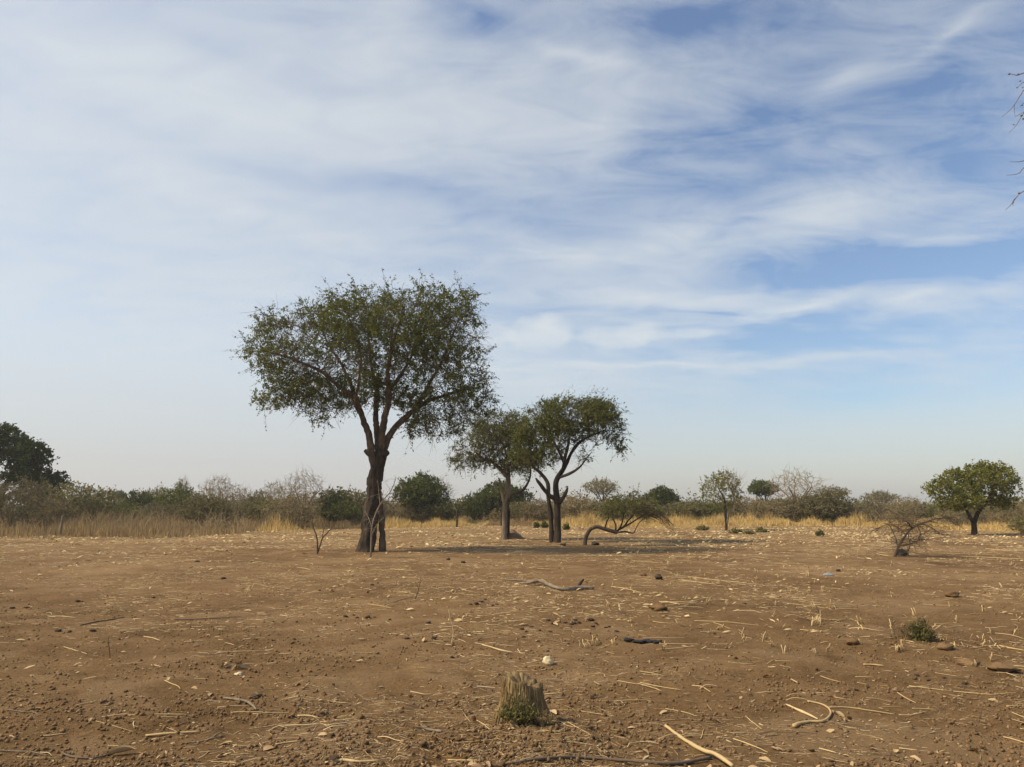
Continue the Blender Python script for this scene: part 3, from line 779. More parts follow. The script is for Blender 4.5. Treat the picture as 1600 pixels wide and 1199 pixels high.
def place(key, name, px, top, hw, D, label, cat, group=None, rot=None, base_py=None):
    pr = PROTO[key]
    o = pr[0] if not pr[3] else copy_tree(pr[0])
    pr[3] = True
    o.name = name
    D0 = D
    for _ in range(3):
        x = (px - 800) / F_PX * D / 1.0128
        if D0 > 50: D = max(D0, float(edge_y(x)) + 6.0 + (px * 7 % 5))
    z = float(hgt(x, D))
    hm = CAMH + (HOR - top) / F_PX * D - z
    wm = hw * D / F_PX
    o.location = (x, D, z)
    o.scale = (wm / pr[2], wm / pr[2], hm / pr[1])
    o.rotation_euler = (0, 0, random.uniform(0, 6.28) if rot is None else rot)
    tag(o, label, cat, group)
    return o
def far_growth():
    make_proto('olive', 3.2, 2.0, .5, 5, [(0, 0, 1.7, 2.0, 2.0, 1.2), (.8, .3, 2.2, 1.1, 1.1, .9), (-.9, -.2, 1.9, 1.1, 1.1, .9)], 650, ('twig_pale', 'leaf_scrub'), (.17, .085), .95)
    make_proto('olive2', 3.0, 2.2, .7, 3, [(-.3, 0, 1.9, 2.0, 1.9, 1.0), (1.1, -.3, 1.6, 1.2, 1.2, .9), (-.4, .3, 2.6, .9, .9, .7)], 650, ('twig', 'leaf_olive'), (.17, .085), .95)
    make_proto('brown', 2.8, 2.0, .3, 7, [(0, 0, 1.4, 2.1, 2.1, 1.2), (.5, .4, 2.0, 1.2, 1.2, .8)], 600, ('twig_pink', 'leaf_brown'), (.14, .07), .6, shoot_len=.55, shoots=4)
    make_proto('brown2', 2.8, 2.2, .3, 6, [(-.6, 0, 1.3, 1.6, 1.8, 1.1), (.9, .2, 1.5, 1.4, 1.5, 1.1)], 600, ('twig_pale', 'leaf_scrub'), (.14, .07), .55, shoot_len=.55, shoots=4)
    make_proto('bare', 4.0, 2.4, .8, 4, [(0, 0, 2.4, 2.3, 2.3, 1.6), (.2, 0, 3.3, 1.3, 1.3, .9)], 620, ('twig_pink', 'leaf_brown'), (.11, .06), .12, 'bark_pale', shoot_len=.6, shoots=4, up=.35)
    make_proto('green', 4.2, 2.3, .9, 1, [(0, 0, 2.4, 2.2, 2.2, 1.3), (.7, .3, 3.1, 1.2, 1.2, .8), (-1.0, 0, 2.6, 1.1, 1.1, .9)], 800, ('twig', 'leaf_green'), (.19, .11), None, 'bark_brown', per_node=4, r0=.13)
    make_proto('green2', 3.8, 2.4, .4, 4, [(0, 0, 2.0, 2.3, 2.2, 1.5), (-.8, .3, 2.9, 1.1, 1.2, .8), (.9, 0, 2.5, 1.1, 1.1, .9)], 800, ('twig', 'leaf_green'), (.18, .11), .9, 'bark_brown', per_node=4, r0=.08)
    make_proto('umbrella', 5.0, 2.6, 2.4, 1, [(0, 0, 3.9, 2.5, 2.5, .75), (0, 0, 4.3, 1.7, 1.7, .6)], 620, ('twig_pale', 'leaf_scrub'), (.16, .08), .55, 'bark_brown', r0=.12)
    make_proto('umbrella_green', 5.0, 2.6, 2.2, 1, [(0, 0, 3.8, 2.4, 2.4, .8), (.3, 0, 4.3, 1.6, 1.6, .6)], 700, ('twig', 'leaf_green'), (.2, .11), None, 'bark_brown', per_node=4, r0=.13)
    make_proto('bare_tree', 6.0, 3.2, 1.6, 1, [(0, 0, 3.6, 3.1, 3.1, 1.9), (0, 0, 4.8, 2.0, 2.0, 1.2)], 620, ('twig_pink', None), None, None, 'bark_grey', r0=.22, shoot_len=.8, shoots=3, up=.5, step=.28, kill=.42, jit=.28, shoot_r=.012, tip=.014)
    g = 'bushes and trees along the far side of the field'
    rows = [
        ('brown2', 'dry_bush', 28, 745, 50, 49, 'large pale dry bush with tangled bare branches at the left edge', 'bush'),
        ('olive', 'round_bush', 126, 756, 38, 57, 'domed olive bush right of the large pale dry bush', 'bush'),
        ('umbrella_green', 'distant_tree', 182, 767, 13, 150, 'tiny dark distant tree standing above the scrub at the left', 'tree'),
        ('olive2', 'low_bush', 172, 784, 22, 100, 'low green bush beneath the tiny dark distant tree', 'bush'),
        ('green2', 'green_bush', 218, 768, 22, 70, 'dark green bush behind the short post at the left', 'bush'),
        ('olive', 'tall_bush', 242, 762, 20, 74, 'upright olive bush between the dark green bush and the wispy topped one', 'bush'),
        ('olive2', 'wispy_bush', 284, 756, 30, 65, 'olive bush with one wispy tuft above its top', 'bush'),
        ('bare', 'leggy_shrub', 285, 747, 11, 67, 'thin leggy dry shrub poking above the olive bush at left', 'bush'),
        ('bare', 'sparse_tree', 342, 745, 32, 62, 'sparse yellowish half bare tree left of the tall acacia', 'tree'),
        ('olive', 'scrub_bush', 320, 774, 30, 58, 'olive scrub bush in front of the sparse yellowish tree', 'bush'),
        ('bare', 'leafless_bush', 378, 762, 20, 66, 'leafless rosy bush right of the sparse yellowish tree', 'bush'),
        ('olive2', 'domed_bush', 402, 768, 26, 68, 'domed olive bush between two leafless rosy bushes', 'bush'),
        ('bare', 'leafless_bush', 430, 753, 22, 66, 'leafless rosy bush just left of the tall pale seeding tree', 'bush'),
        ('bare_tree', 'pale_tree', 474, 734, 36, 62, 'tall pale bare tree with rounded top behind the forked sapling', 'tree'),
        ('brown', 'dry_bush', 455, 770, 34, 58, 'brown dry bush at the foot of the tall pale bare tree', 'bush'),
        ('green2', 'leafy_bush', 514, 766, 22, 60, 'leafy green bush right of the tall pale bare tree', 'bush'),
        ('olive', 'loose_bush', 550, 766, 32, 59, 'loose yellow olive bush just left of the tall acacia trunk', 'bush'),
        ('green', 'round_tree', 658, 741, 38, 72, 'round green tree with bare twigs on its right, right of the tall acacia trunk', 'tree'),
        ('bare', 'bare_bush', 684, 746, 20, 73, 'bare twiggy bush against the right side of the round green tree', 'bush'),
        ('brown', 'dry_bush', 632, 778, 34, 60, 'brown dry bush in front of the round green tree', 'bush'),
        ('olive2', 'grey_green_bush', 695, 781, 28, 62, 'grey green low bush right of the round green tree', 'bush'),
        ('green2', 'dark_bush', 744, 770, 20, 76, 'dark green bush left of the broad green tree behind the slender tree', 'bush'),
        ('green', 'broad_tree', 788, 753, 40, 78, 'broad green tree behind the slender pale trunked tree', 'tree'),
        ('brown', 'dry_bush', 845, 779, 26, 64, 'brown dry bush seen between the slender and the two stemmed tree', 'bush'),
        ('brown', 'rosy_bush', 900, 772, 36, 64, 'rosy dry bush just right of the two stemmed tree', 'bush'),
        ('umbrella', 'flat_tree', 940, 748, 28, 86, 'flat topped half bare tree behind the arched tree', 'tree'),
        ('brown2', 'dry_bush', 975, 774, 34, 66, 'dry grey bush right behind the arched tree', 'bush'),
        ('green', 'dome_tree', 1032, 761, 28, 80, 'dark green dome shaped tree right of the arched tree', 'tree'),
        ('olive', 'low_bush', 1070, 784, 30, 62, 'low olive bush right of the dark green dome shaped tree', 'bush'),
        ('olive2', 'low_bush', 1100, 781, 28, 66, 'low olive bush behind the half bare tree with pale stem', 'bush'),
        ('umbrella_green', 'parasol_tree', 1194, 751, 23, 98, 'green parasol shaped tree left of the big leafless tree', 'tree'),
        ('bare_tree', 'leafless_tree', 1247, 732, 42, 85, 'big leafless tree with many upright branches in the far scrub', 'tree'),
        ('brown', 'dry_bush', 1180, 776, 38, 63, 'brown dry bush right of the half bare tree with pale stem', 'bush'),
        ('brown2', 'dry_bush', 1232, 777, 38, 61, 'brown dry bush in front of the big leafless tree', 'bush'),
        ('brown', 'dry_bush', 1285, 773, 32, 64, 'brown dry bush right of the big leafless tree', 'bush'),
        ('umbrella', 'flat_tree', 1303, 760, 25, 96, 'flat topped tree right of the big leafless tree', 'tree'),
        ('olive', 'scrub_bush', 1330, 767, 30, 66, 'olive scrub bush under the flat topped tree at the right', 'bush'),
        ('umbrella', 'brown_tree', 1377, 767, 26, 88, 'low brown parasol shaped tree behind the bright green bush', 'tree'),
        ('green2', 'bright_bush', 1394, 779, 33, 56, 'bright green bush behind the sprawling dead thorn bush', 'bush'),
        ('bare', 'dry_bush', 1447, 776, 24, 60, 'dry twiggy bush between the bright green bush and the dense tree', 'bush'),
        ('brown2', 'dry_bush', 1500, 788, 30, 60, 'dry bush behind the trunk of the dense yellow green tree', 'bush'),
        ('brown', 'dry_bush', 1585, 779, 30, 56, 'brown dry bush at the right edge behind the dense tree', 'bush'),
        ('olive', 'green_bush', 1604, 806, 26, 43, 'green bush cut by the right edge of the view', 'bush'),
        ('brown', 'dry_bush', 78, 775, 30, 54, 'brown dry bush between the pale dry bush and the domed olive bush', 'bush'),
        ('olive2', 'scrub_bush', 195, 782, 30, 66, 'low olive scrub right of the domed olive bush at the left', 'bush'),
        ('brown2', 'scrub_bush', 258, 784, 30, 63, 'low tan scrub in front of the upright olive bush', 'bush'),
        ('olive', 'scrub_bush', 425, 782, 32, 62, 'low olive scrub in front of the leafless rosy bushes', 'bush'),
        ('olive2', 'scrub_bush', 530, 783, 30, 62, 'low olive scrub right of the forked sapling', 'bush'),
        ('brown2', 'scrub_bush', 668, 785, 34, 66, 'low tan scrub under the round green tree', 'bush'),
        ('olive', 'scrub_bush', 820, 784, 26, 74, 'low olive scrub between the slender and two stemmed trunks', 'bush'),
        ('olive2', 'scrub_bush', 925, 783, 30, 74, 'low olive scrub left behind the arched tree crown', 'bush'),
        ('brown2', 'scrub_bush', 1010, 783, 30, 74, 'low tan scrub below the dark green dome shaped tree', 'bush'),
        ('olive', 'scrub_bush', 1130, 785, 30, 74, 'low olive scrub behind the pale crooked stem', 'bush'),
        ('olive', 'scrub_bush', 1210, 780, 30, 76, 'low olive scrub left below the big leafless tree', 'bush'),
        ('olive2', 'scrub_bush', 1262, 780, 30, 76, 'low olive scrub right below the big leafless tree', 'bush'),
        ('brown2', 'scrub_bush', 1355, 778, 32, 70, 'low tan scrub left of the bright green bush', 'bush'),
        ('olive2', 'scrub_bush', 1425, 783, 28, 66, 'low olive scrub right of the bright green bush', 'bush'),
        ('olive', 'scrub_bush', 1540, 786, 34, 66, 'low olive scrub behind the dense yellow green tree', 'bush'),
        ('brown', 'dry_bush', 590, 782, 30, 62, 'brown dry bush hidden behind the tall acacia trunk', 'bush'),
        ('brown2', 'dry_bush', 355, 782, 34, 60, 'grey brown dry bush below the sparse yellowish tree', 'bush'),
    ]
    for (k, nm, px, top, hw, D, lab, cat) in rows:
        place(k, nm, px, top, hw * (1.0 if cat == 'tree' or D < 50 else 1.22), D, lab, cat, g)
    # the big dark tree at the left edge
    Y = 62.0
    b = np.array([(-8 - 800) / F_PX * Y, Y, 0.0]); b[2] = float(hgt(b[0], b[1]))
    root = empty('dark_tree', b, 'big dark evergreen tree cut by the left edge of the view', 'tree')
    L = [('trunk', 'bark_dark', pl(Y, [(-8, 830, 0, 9), (-6, 800, 0, 7.5), (-2, 775, 0, 7)]), 0),
         ('branch', 'bark_dark', pl(Y, [(-2, 778, 0, 5.5), (14, 750, -.3, 4), (30, 725, -.6, 2.5), (40, 700, -.8, 1.4)]), .4),
         ('branch', 'bark_dark', pl(Y, [(-2, 782, 0, 5), (25, 770, .3, 3.5), (55, 765, .6, 2.4), (80, 755, .8, 1.2)]), .4),
         ('branch', 'bark_dark', pl(Y, [(-2, 778, 0, 5.5), (-20, 745, 0, 4), (-25, 700, 0, 2.4), (-15, 675, 0, 1.4)]), .4),
         ('branch', 'bark_dark', pl(Y, [(-6, 778, 0, 5), (-50, 755, .4, 3.5), (-85, 735, .6, 2)]), .4)]
    E = [ell(Y, 2, 690, 36, 30, 0, 2.4), ell(Y, 45, 715, 34, 26, 0, 2.2), ell(Y, 40, 745, 42, 18, 0, 2.0), ell(Y, 82, 758, 22, 22, 0, 1.3), ell(Y, -50, 710, 50, 36, 0, 2.6), ell(Y, -70, 745, 50, 26, 0, 2.4), ell(Y, 60, 776, 34, 14, .3, 1.6)]
    grow_tree(root, b, L, crown_points(E, 1900), .25, 3.5, .29, .008, (.24, .14), ('twig', 'leaf_deep'), 50, thin=.025, per_node=7, shoots=3, shoot_len=.4, per_shoot=6, spread=.16, sides=8)
    # far wood: one mass of scrub
    C, Az = [], []
    for k in range(520):
        D = random.uniform(105, 300) if k > 200 else random.uniform(80, 130)
        x = random.uniform(-.78, .78) * D
        hh = random.uniform(1.8, 3.6) * (1 + .4 * (random.random() < .15)) * (.8 if D < 110 else 1.0)
        ww = hh * random.uniform(.7, 1.3)
        n = 130
        d = unit(rng.normal(size=(n, 3))) * (rng.random((n, 1)) ** .45)
        C.append(np.array([x, D, hh * .5]) + d * np.array([ww, ww, hh * .55]))
    C = np.vstack(C); n = len(C)
    V, F = leaves(C, rng.normal(size=(n, 3)), .30 + .4 * rng.random(n), .16 + .2 * rng.random(n))
    tag(mesh_obj('far_scrub', V, F, MT['leaf_scrub']), 'hazy band of far olive scrub along the horizon', 'scrub', kind='stuff')
    # knee-high dry brush between the bushes
    p0, p1 = [], []
    for k in range(620):
        x = random.uniform(-48, 48); y = edge_y(x) + random.uniform(7, 30)
        hh = random.uniform(.8, 1.7)
        for j in range(22):
            a = np.array([x + random.gauss(0, .35), y + random.gauss(0, .35), random.uniform(0, hh * .5)])
            p0.append(a); p1.append(a + np.array([random.gauss(0, .45), random.gauss(0, .45), random.uniform(.25, .7) * hh]))
    n = len(p0)
    V, F = prisms(p0, p1, np.full(n, .017), np.full(n, .006))
    tag(mesh_obj('dry_brush', V, F, MT['twig_brush']), 'tangled leafless brown brush between the far bushes', 'brush', kind='stuff')
far_growth()

# ------------------------------------------------------------------ dry grass beyond the field
def grass_belt():
    def blades(x, y, h, lean, w, mat, name, label):
        n = len(x)
        z = hgt(x, y)
        a = rng.random(n) * 6.283
        d = np.stack([np.cos(a), np.sin(a), np.zeros(n)], -1)
        s = np.stack([-np.sin(a + 1), np.cos(a + 1), np.zeros(n)], -1)
        base = np.stack([x, y, z - .03], -1)
        mid = base + np.stack([np.zeros(n), np.zeros(n), h * .55], -1) + d * (lean * h * .25)[:, None]
        tip = base + np.stack([np.zeros(n), np.zeros(n), h], -1) + d * (lean * h)[:, None]
        V = np.stack([base - s * w[:, None], base + s * w[:, None], mid + s * w[:, None] * .8, mid - s * w[:, None] * .8, tip], 1).reshape(-1, 3)
        i = (np.arange(n) * 5)[:, None]
        o = mesh_obj(name, V, [i + np.array([[0, 1, 2, 3]]), i + np.array([[3, 2, 4]])], MT[mat])
        tag(o, label, 'grass', kind='stuff')
    n = 185000
    x = rng.uniform(-62, 62, n); dd = rng.random(n) ** 1.6 * 46 + rng.normal(size=n) * 1.6
    y = edge_y(x) + dd
    x2 = rng.uniform(-14, 50, 70000); d2 = rng.random(70000) ** 1.2 * 12 - 1.5
    x = np.concatenate([x, x2]); dd = np.concatenate([dd, d2]); y = np.concatenate([y, edge_y(x2) + d2])
    dd = dd - 4.5 * vn(x / 3.1, x * 0 + 2.2, 37) - 2.0 * vn(x / .9, x * 0 + 7.1, 38)
    cl = vn(x / 1.4, y / 1.6, 21) + .6 * vn(x / .45, y / .5, 22)
    keep = (cl > -.22) & (dd > -4.5)
    x, y, dd, cl = x[keep], y[keep], dd[keep], cl[keep]
    # gold patches stand mostly right of the middle, browner growth at the left
    u = x / y
    gold = (vn(x / 7.0, y / 9.0, 31) + np.interp(u, [-.7, -.45, -.1, .12, .3, .5, .7], [-.34, -.24, .02, .16, .42, .18, .02])) > .0
    hmax = np.interp(u, [-.7, -.3, 0, .3, .7], [1.1, 1.1, 1.15, 1.3, 1.3])
    h = hmax * (.45 + .55 * rng.random(len(x))) * np.clip(.75 + cl, .35, 1.25) * np.clip(.30 + (dd + 1.5) / 6.0, .12, 1)
    h = h * np.clip(.78 + 1.1 * vn(x / 2.3, y / 4.0, 35) + .7 * vn(x / .7, y / 1.2, 36), .3, 1.35)
    w = .012 + .015 * rng.random(len(x))
    ln = rng.random(len(x)) ** 2 * .55
    blades(x[gold], y[gold], h[gold], ln[gold], w[gold], 'grass_gold', 'golden_grass', 'tall golden dry grass beyond the far field edge')
    g2 = ~gold
    blades(x[g2], y[g2], h[g2], ln[g2], w[g2], 'grass_brown', 'brown_grass', 'tall brown dry grass and weeds beyond the field edge')
grass_belt()

# ------------------------------------------------------------------ single plants and posts of the field
def sapling(name, base_px, lines, mat, label, cat, twigs=0, tw=(.1, .5), seed=0, fan=None):
    b = G(*base_px); Y = b[1]
    root = empty(name, b, label, cat)
    for j, (nm, ln) in enumerate(lines):
        V, F = tube(smooth_line(pl(Y, ln), .05), 7, .1, j)
        mesh_obj(nm, V, F, MT[mat], root, True, b)
    if twigs:
        mb = MB()
        rs = random.Random(seed)
        pts = np.vstack([smooth_line(pl(Y, ln), .06)[3:] for nm, ln in lines])
        for k in range(twigs):
            p = pts[rs.randrange(len(pts))]
            if fan: d = fan(rs, p, b)
            else: d = np.array([rs.gauss(0, 1), rs.gauss(0, 1), rs.gauss(.4, .7)])
            d = unit(d); l = rs.uniform(*tw)
            m_ = p[:3] + d * l * .5; e_ = m_ + unit(d + np.array([rs.gauss(0, .25), rs.gauss(0, .25), rs.gauss(-.15, .2)])) * l * .5
            mb.add(*tube(np.array([[*p[:3], .006], [*m_, .0045], [*e_, .002]]), 3))
            for q in range(2):
                s_ = p[:3] + (e_ - p[:3]) * rs.uniform(.3, .9); e2 = s_ + unit(d + np.array([rs.gauss(0, .8), rs.gauss(0, .8), rs.gauss(0, .6)])) * l * rs.uniform(.2, .5)
                mb.add(*prisms([s_], [e2], [.003], [.0015]))
        mb.obj('twigs', MT[mat], root, False, b)['kind'] = 'stuff'
    return root
def field_plants():
    sapling('leafless_sapling', (579, 872), [('stem', [(579, 873, 0, 1.6), (580, 850, 0, 1.4), (581, 826, 0, 1.3), (586, 806, 0, 1.2), (594, 789, 0, 1.1), (602, 778, 0, .9), (609, 770, 0, .8), (615, 758, 0, .6), (619, 746, 0, .4)]),
                                             ('branch', [(581, 826, 0, .9), (577, 812, .1, .7), (571, 800, .2, .5), (566, 790, .2, .3)]), ('branch', [(580, 838, 0, .8), (588, 822, -.1, .7), (596, 812, -.2, .5), (606, 806, -.2, .3)]),
                                             ('branch', [(607, 772, 0, .6), (622, 769, .1, .4), (630, 768, .1, .3)]), ('branch', [(594, 789, 0, .7), (592, 770, .2, .5), (590, 750, .3, .3)])],
            'bark_grey', 'thin grey leafless sapling leaning in front of the tall acacia trunk', 'sapling', 60, (.15, .5), 3)
    sapling('forked_sapling', (496, 866), [('stem', [(496, 868, 0, 1.5), (496, 850, 0, 1.3), (494.5, 838, 0, 1.2), (489, 823, 0, .9), (487, 812, 0, .6)]), ('stem', [(497, 863, 0, 1.2), (501, 850, 0, 1.1), (504, 841, 0, 1), (513, 831, 0, .8), (522, 820, 0, .4)]),
                                           ('branch', [(503, 843, 0, .8), (505, 832, 0, .6), (508, 820, 0, .35)])],
            'bark_brown', 'small bare sapling forked like a letter V left of the tall acacia', 'sapling', 10, (.1, .25), 5)
    def arch(rs, p, b):
        return np.array([rs.gauss(.25, 1.0), rs.gauss(0, .7), rs.gauss(-.05, .3)])
    sapling('dead_thorn_bush', (1400, 870), [('stem', [(1397, 872, 0, 2.4), (1401, 861, 0, 2.2), (1404, 853, 0, 2.2), (1412, 841, 0, 1.9), (1419, 831, 0, 1.7), (1430, 822, 0, 1.4), (1446, 816, 0, 1), (1462, 811, 0, .7), (1490, 809, 0, .4)]),
                                             ('branch', [(1403, 855, 0, 1.3), (1398, 838, .2, 1.0), (1389, 821, .3, .8), (1375, 824, .4, .5), (1360, 832, .4, .3)]), ('branch', [(1419, 831, 0, 1), (1420, 842, -.2, .9), (1422, 851, -.3, .9), (1419, 862, -.3, .8)]),
                                             ('branch', [(1434, 823, 0, 1), (1438, 834, -.3, .8), (1435, 843, -.4, .6)]), ('branch', [(1405, 853, 0, 1), (1420, 851, -.2, .9), (1432, 846, -.3, .7), (1442, 842, -.3, .4)]),
                                             ('branch', [(1415, 836, 0, 1), (1408, 828, .4, .8), (1398, 822, .6, .7), (1380, 818, .8, .4)]), ('branch', [(1428, 823, 0, 1.1), (1420, 813, .4, .8), (1408, 809, .7, .5), (1392, 810, .9, .3)]),
                                             ('branch', [(1440, 818, 0, 1), (1456, 825, -.3, .7), (1470, 834, -.5, .5), (1486, 838, -.6, .3)]), ('branch', [(1425, 825, 0, 1), (1416, 815, -.5, .7), (1404, 815, -.9, .4)])],
            'bark_brown', 'sprawling brown dead thorn bush with arching branches at the right', 'bush', 330, (.35, 1.0), 8, arch)
    b = G(1409, 868)                             # dark lump at its foot
    V, F = blob(24, 12); V = V * np.array([.22, .16, .15]); V[:, 2] = np.maximum(V[:, 2], -.05)
    V += .05 * np.stack([vn(V[:, 0] * 9, V[:, 2] * 9 + V[:, 1] * 7, k) for k in (1, 2, 3)], -1)
    tag(mesh_obj('charred_stump', V + b + np.array([0, 0, .06]), F, MT['charred'], None, True, b), 'small black lump at the foot of the dead thorn bush', 'stump')
    # thin upright dead stems
    sapling('dead_plant', (652, 937), [('stem', [(648, 938, 0, .7), (653, 925, 0, .6), (657, 906, 0, .4), (658, 902, 0, .3)]), ('branch', [(654, 920, 0, .4), (649, 910, 0, .3)]), ('branch', [(656, 912, 0, .4), (661, 905, 0, .3)])], 'bark_brown', 'thin upright brown dead stem left of the fallen branch', 'stem')
    sapling('dead_plant', (706, 1008), [('stem', [(705, 1009, 0, .7), (708, 985, 0, .6), (703, 965, 0, .5), (701, 953, 0, .3)])], 'straw', 'thin curved pale stem standing beyond and left of the tree stump', 'stem')
    sapling('dead_plant', (172, 1030), [('stem', [(172, 1031, 0, .6), (171, 1015, 0, .5), (169, 1000, 0, .4), (171, 992, 0, .3)]), ('branch', [(171, 1012, 0, .4), (167, 1002, 0, .3)])], 'bark_brown', 'thin brown dead stem standing in the bare soil at the left', 'stem')
    sapling('dead_plant', (1532, 1130), [('stem', [(1529, 1131, 0, .5), (1533, 1115, 0, .4), (1536, 1103, 0, .3)])], 'bark_brown', 'thin brown dead stem standing at the lower right', 'stem')
    # weeds
    def weed(base, w, h, n, lab, mat='weed', nm='weed_tuft', ls=(.03, .012), stick='twig', group=None):
        root = empty(nm, base, lab, 'weed', group)
        mb, C, A = MB(), [], []
        for k in range(n):
            a = random.uniform(0, 6.28); q = random.random() ** .6
            p0 = base + np.array([math.cos(a) * w * .45 * q, math.sin(a) * w * .45 * q, -.01])
            dm = 1 - .75 * q ** 2
            p1 = base + np.array([math.cos(a) * w * .75 * q + random.gauss(0, w * .08), math.sin(a) * w * .75 * q, h * dm * random.uniform(.3, .6)])
            p2 = base + np.array([math.cos(a) * w * q, math.sin(a) * w * q, h * dm * random.uniform(.6, 1.0) * (1.3 if random.random() < .12 else 1)])
            mb.add(*tube(np.array([[*p0, w * .012], [*p1, w * .009], [*p2, w * .004]]), 3))
            t = rng.random((14, 1)); c = np.where(t < .5, p0 + (p1 - p0) * t * 2, p1 + (p2 - p1) * (2 * t - 1))
            C.append(c + rng.normal(size=c.shape) * w * .07); A.append(rng.normal(size=c.shape) + unit(p2 - p0))
        mb.obj('stems', MT[stick], root, False, base)['kind'] = 'stuff'
        C, A = np.vstack(C), np.vstack(A); k = len(C)
        V, F = leaves(C, A, ls[0] * (.6 + .8 * rng.random(k)), ls[1] * (.6 + .8 * rng.random(k)))
        mesh_obj('leaves', V, F, MT[mat], root, False, base)['kind'] = 'stuff'
    weed(G(1436, 1000), .20, .30, 60, 'small bushy green weed on the open soil at the right', 'leaf_scrub', ls=(.05, .016))
    weed(G(1409, 1000), .16, .32, 16, 'wispy dry tuft beside the small bushy green weed', 'grass_brown', 'dry_tuft', (.05, .006))
    weed(G(812, 1131) + np.array([0, -.09, .03]), .16, .16, 120, 'small green weed growing against the front of the tree stump', 'leaf_scrub', ls=(.030, .010))
    for (px, py, w, h, lab) in ((788, 1128, .11, .15, 'dry grass tuft at the left foot of the tree stump'), (850, 1132, .10, .12, 'dry grass tuft at the right foot of the tree stump')):
        weed(G(px, py) + np.array([0, -.05, 0]), w, h, 60, lab, 'grass_brown', 'dry_tuft', (.035, .005), 'straw')
    for (px, py, w, h, lab) in ((838, 825, .38, .55, 'left of the two small green shrubs between the slender and the two stemmed tree'), (851, 825, .40, .6, 'right of the two small green shrubs between the slender and the two stemmed tree'),
                                (885, 828, .34, .5, 'small green shrub just right of the two stemmed tree'), (1098, 829, .55, .45, 'dark low shrub left of the half bare tree with pale stem'),
                                (1150, 834, .5, .38, 'low olive shrub right of the half bare tree with pale stem'), (1190, 832, .45, .4, 'low olive shrub in front of the brown far bushes'),
                                (1281, 838, .25, .45, 'small green shrub in the straw below the big leafless tree'), (1170, 835, .4, .28, 'second low olive shrub right of the half bare tree with pale stem')):
        weed(G(px, py), w, h, 34, lab, 'leaf_scrub' if px > 1050 else 'leaf_green', 'low_shrub', (.12, .06))
    # mound and posts
    b = G(801, 842)
    n, k = 26, 9
    V = []
    for i in range(k):
        t = i / (k - 1); r = .66 * (1 - t) + .05
        for j in range(n):
            a = 6.283 * j / n
            q = 1 + .35 * float(vn(math.cos(a) * 1.5 + t * 2, math.sin(a) * 1.5, 4))
            V.append([b[0] + math.cos(a) * r * q, b[1] + math.sin(a) * r * q, b[2] - .04 + .48 * t ** .85 + .05 * float(vn(math.cos(a) * 3, math.sin(a) * 3 + t * 4, 9))])
    I = np.arange(n * k).reshape(k, n)
    F = np.stack([I[:-1], np.roll(I[:-1], -1, 1), np.roll(I[1:], -1, 1), I[1:]], -1).reshape(-1, 4)
    tag(mesh_obj('earth_mound', V, F, MT['mound'], None, True, b), 'small conical brown earth mound behind the slender tree foot', 'mound')
    for (px, top, bot, D, lab, lean) in ((98, 806, 838, None, 'grey wooden fence post at the grass edge on the left', .3), (210, 802, 820, 58, 'short dark post in the grass below the dark green bush', 0), (375, 804, 822, 60, 'thin dark post in the grass left of the tall acacia', 0),
                                         (714, 797, 822, 61, 'dark crooked post with forked top left of the slender tree', 0), (783, 799, 819, 68, 'thin post behind the slender tree trunk', 0), (847, 799, 813, 72, 'thin post behind the two stemmed tree', 0)):
        if D is None: b = G(px, bot); D = b[1]
        x = (px - 800) / F_PX * D / 1.0128; z = float(hgt(x, D)); tp = P(px + lean, top, D)
        b = np.array([x, D, z])
        root = empty('fence_post', b, lab, 'post', 'posts of the old fence')
        V, F = tube(smooth_line([[x, D, z - .1, .075], [x + .02, D, z + (tp[2] - z) * .5, .07], [tp[0], D, tp[2], .06]], .15), 8, .15, px)
        pole = mesh_obj('pole', V, F, MT['bark_grey' if px == 98 else 'bark_dark'], root, True, b)
        if px == 714:
            V, F = tube(smooth_line([[tp[0], D, tp[2] - .1, .06], [tp[0] + .25, D, tp[2] + .25, .05], [tp[0] + .6, D, tp[2] + .42, .03]], .1), 6, .1, 3)
            mesh_obj('fork', V, F, MT['bark_dark'], pole, True, b)
            V, F = tube(smooth_line([[tp[0], D, tp[2] - .1, .05], [tp[0] - .3, D, tp[2] + .5, .04], [tp[0] - .45, D, tp[2] + .9, .025]], .1), 6, .1, 4)
            mesh_obj('fork', V, F, MT['bark_pale'], pole, True, b)
def blob(n=12, k=7):
    V = []
    for i in range(1, k):
        th = math.pi * i / k
        for j in range(n):
            a = 6.283185 * j / n
            V.append([math.sin(th) * math.cos(a), math.sin(th) * math.sin(a), math.cos(th)])
    V = V + [[0, 0, 1], [0, 0, -1]]
    I = np.arange(n * (k - 1)).reshape(k - 1, n)
    F = np.stack([I[:-1], I[1:], np.roll(I[1:], -1, 1), np.roll(I[:-1], -1, 1)], -1).reshape(-1, 4)
    t = n * (k - 1)
    T = np.vstack([np.stack([I[0], np.roll(I[0], -1), np.full(n, t)], -1), np.stack([np.roll(I[-1], -1), I[-1], np.full(n, t + 1)], -1)])
    return np.array(V), [F, T]
field_plants()

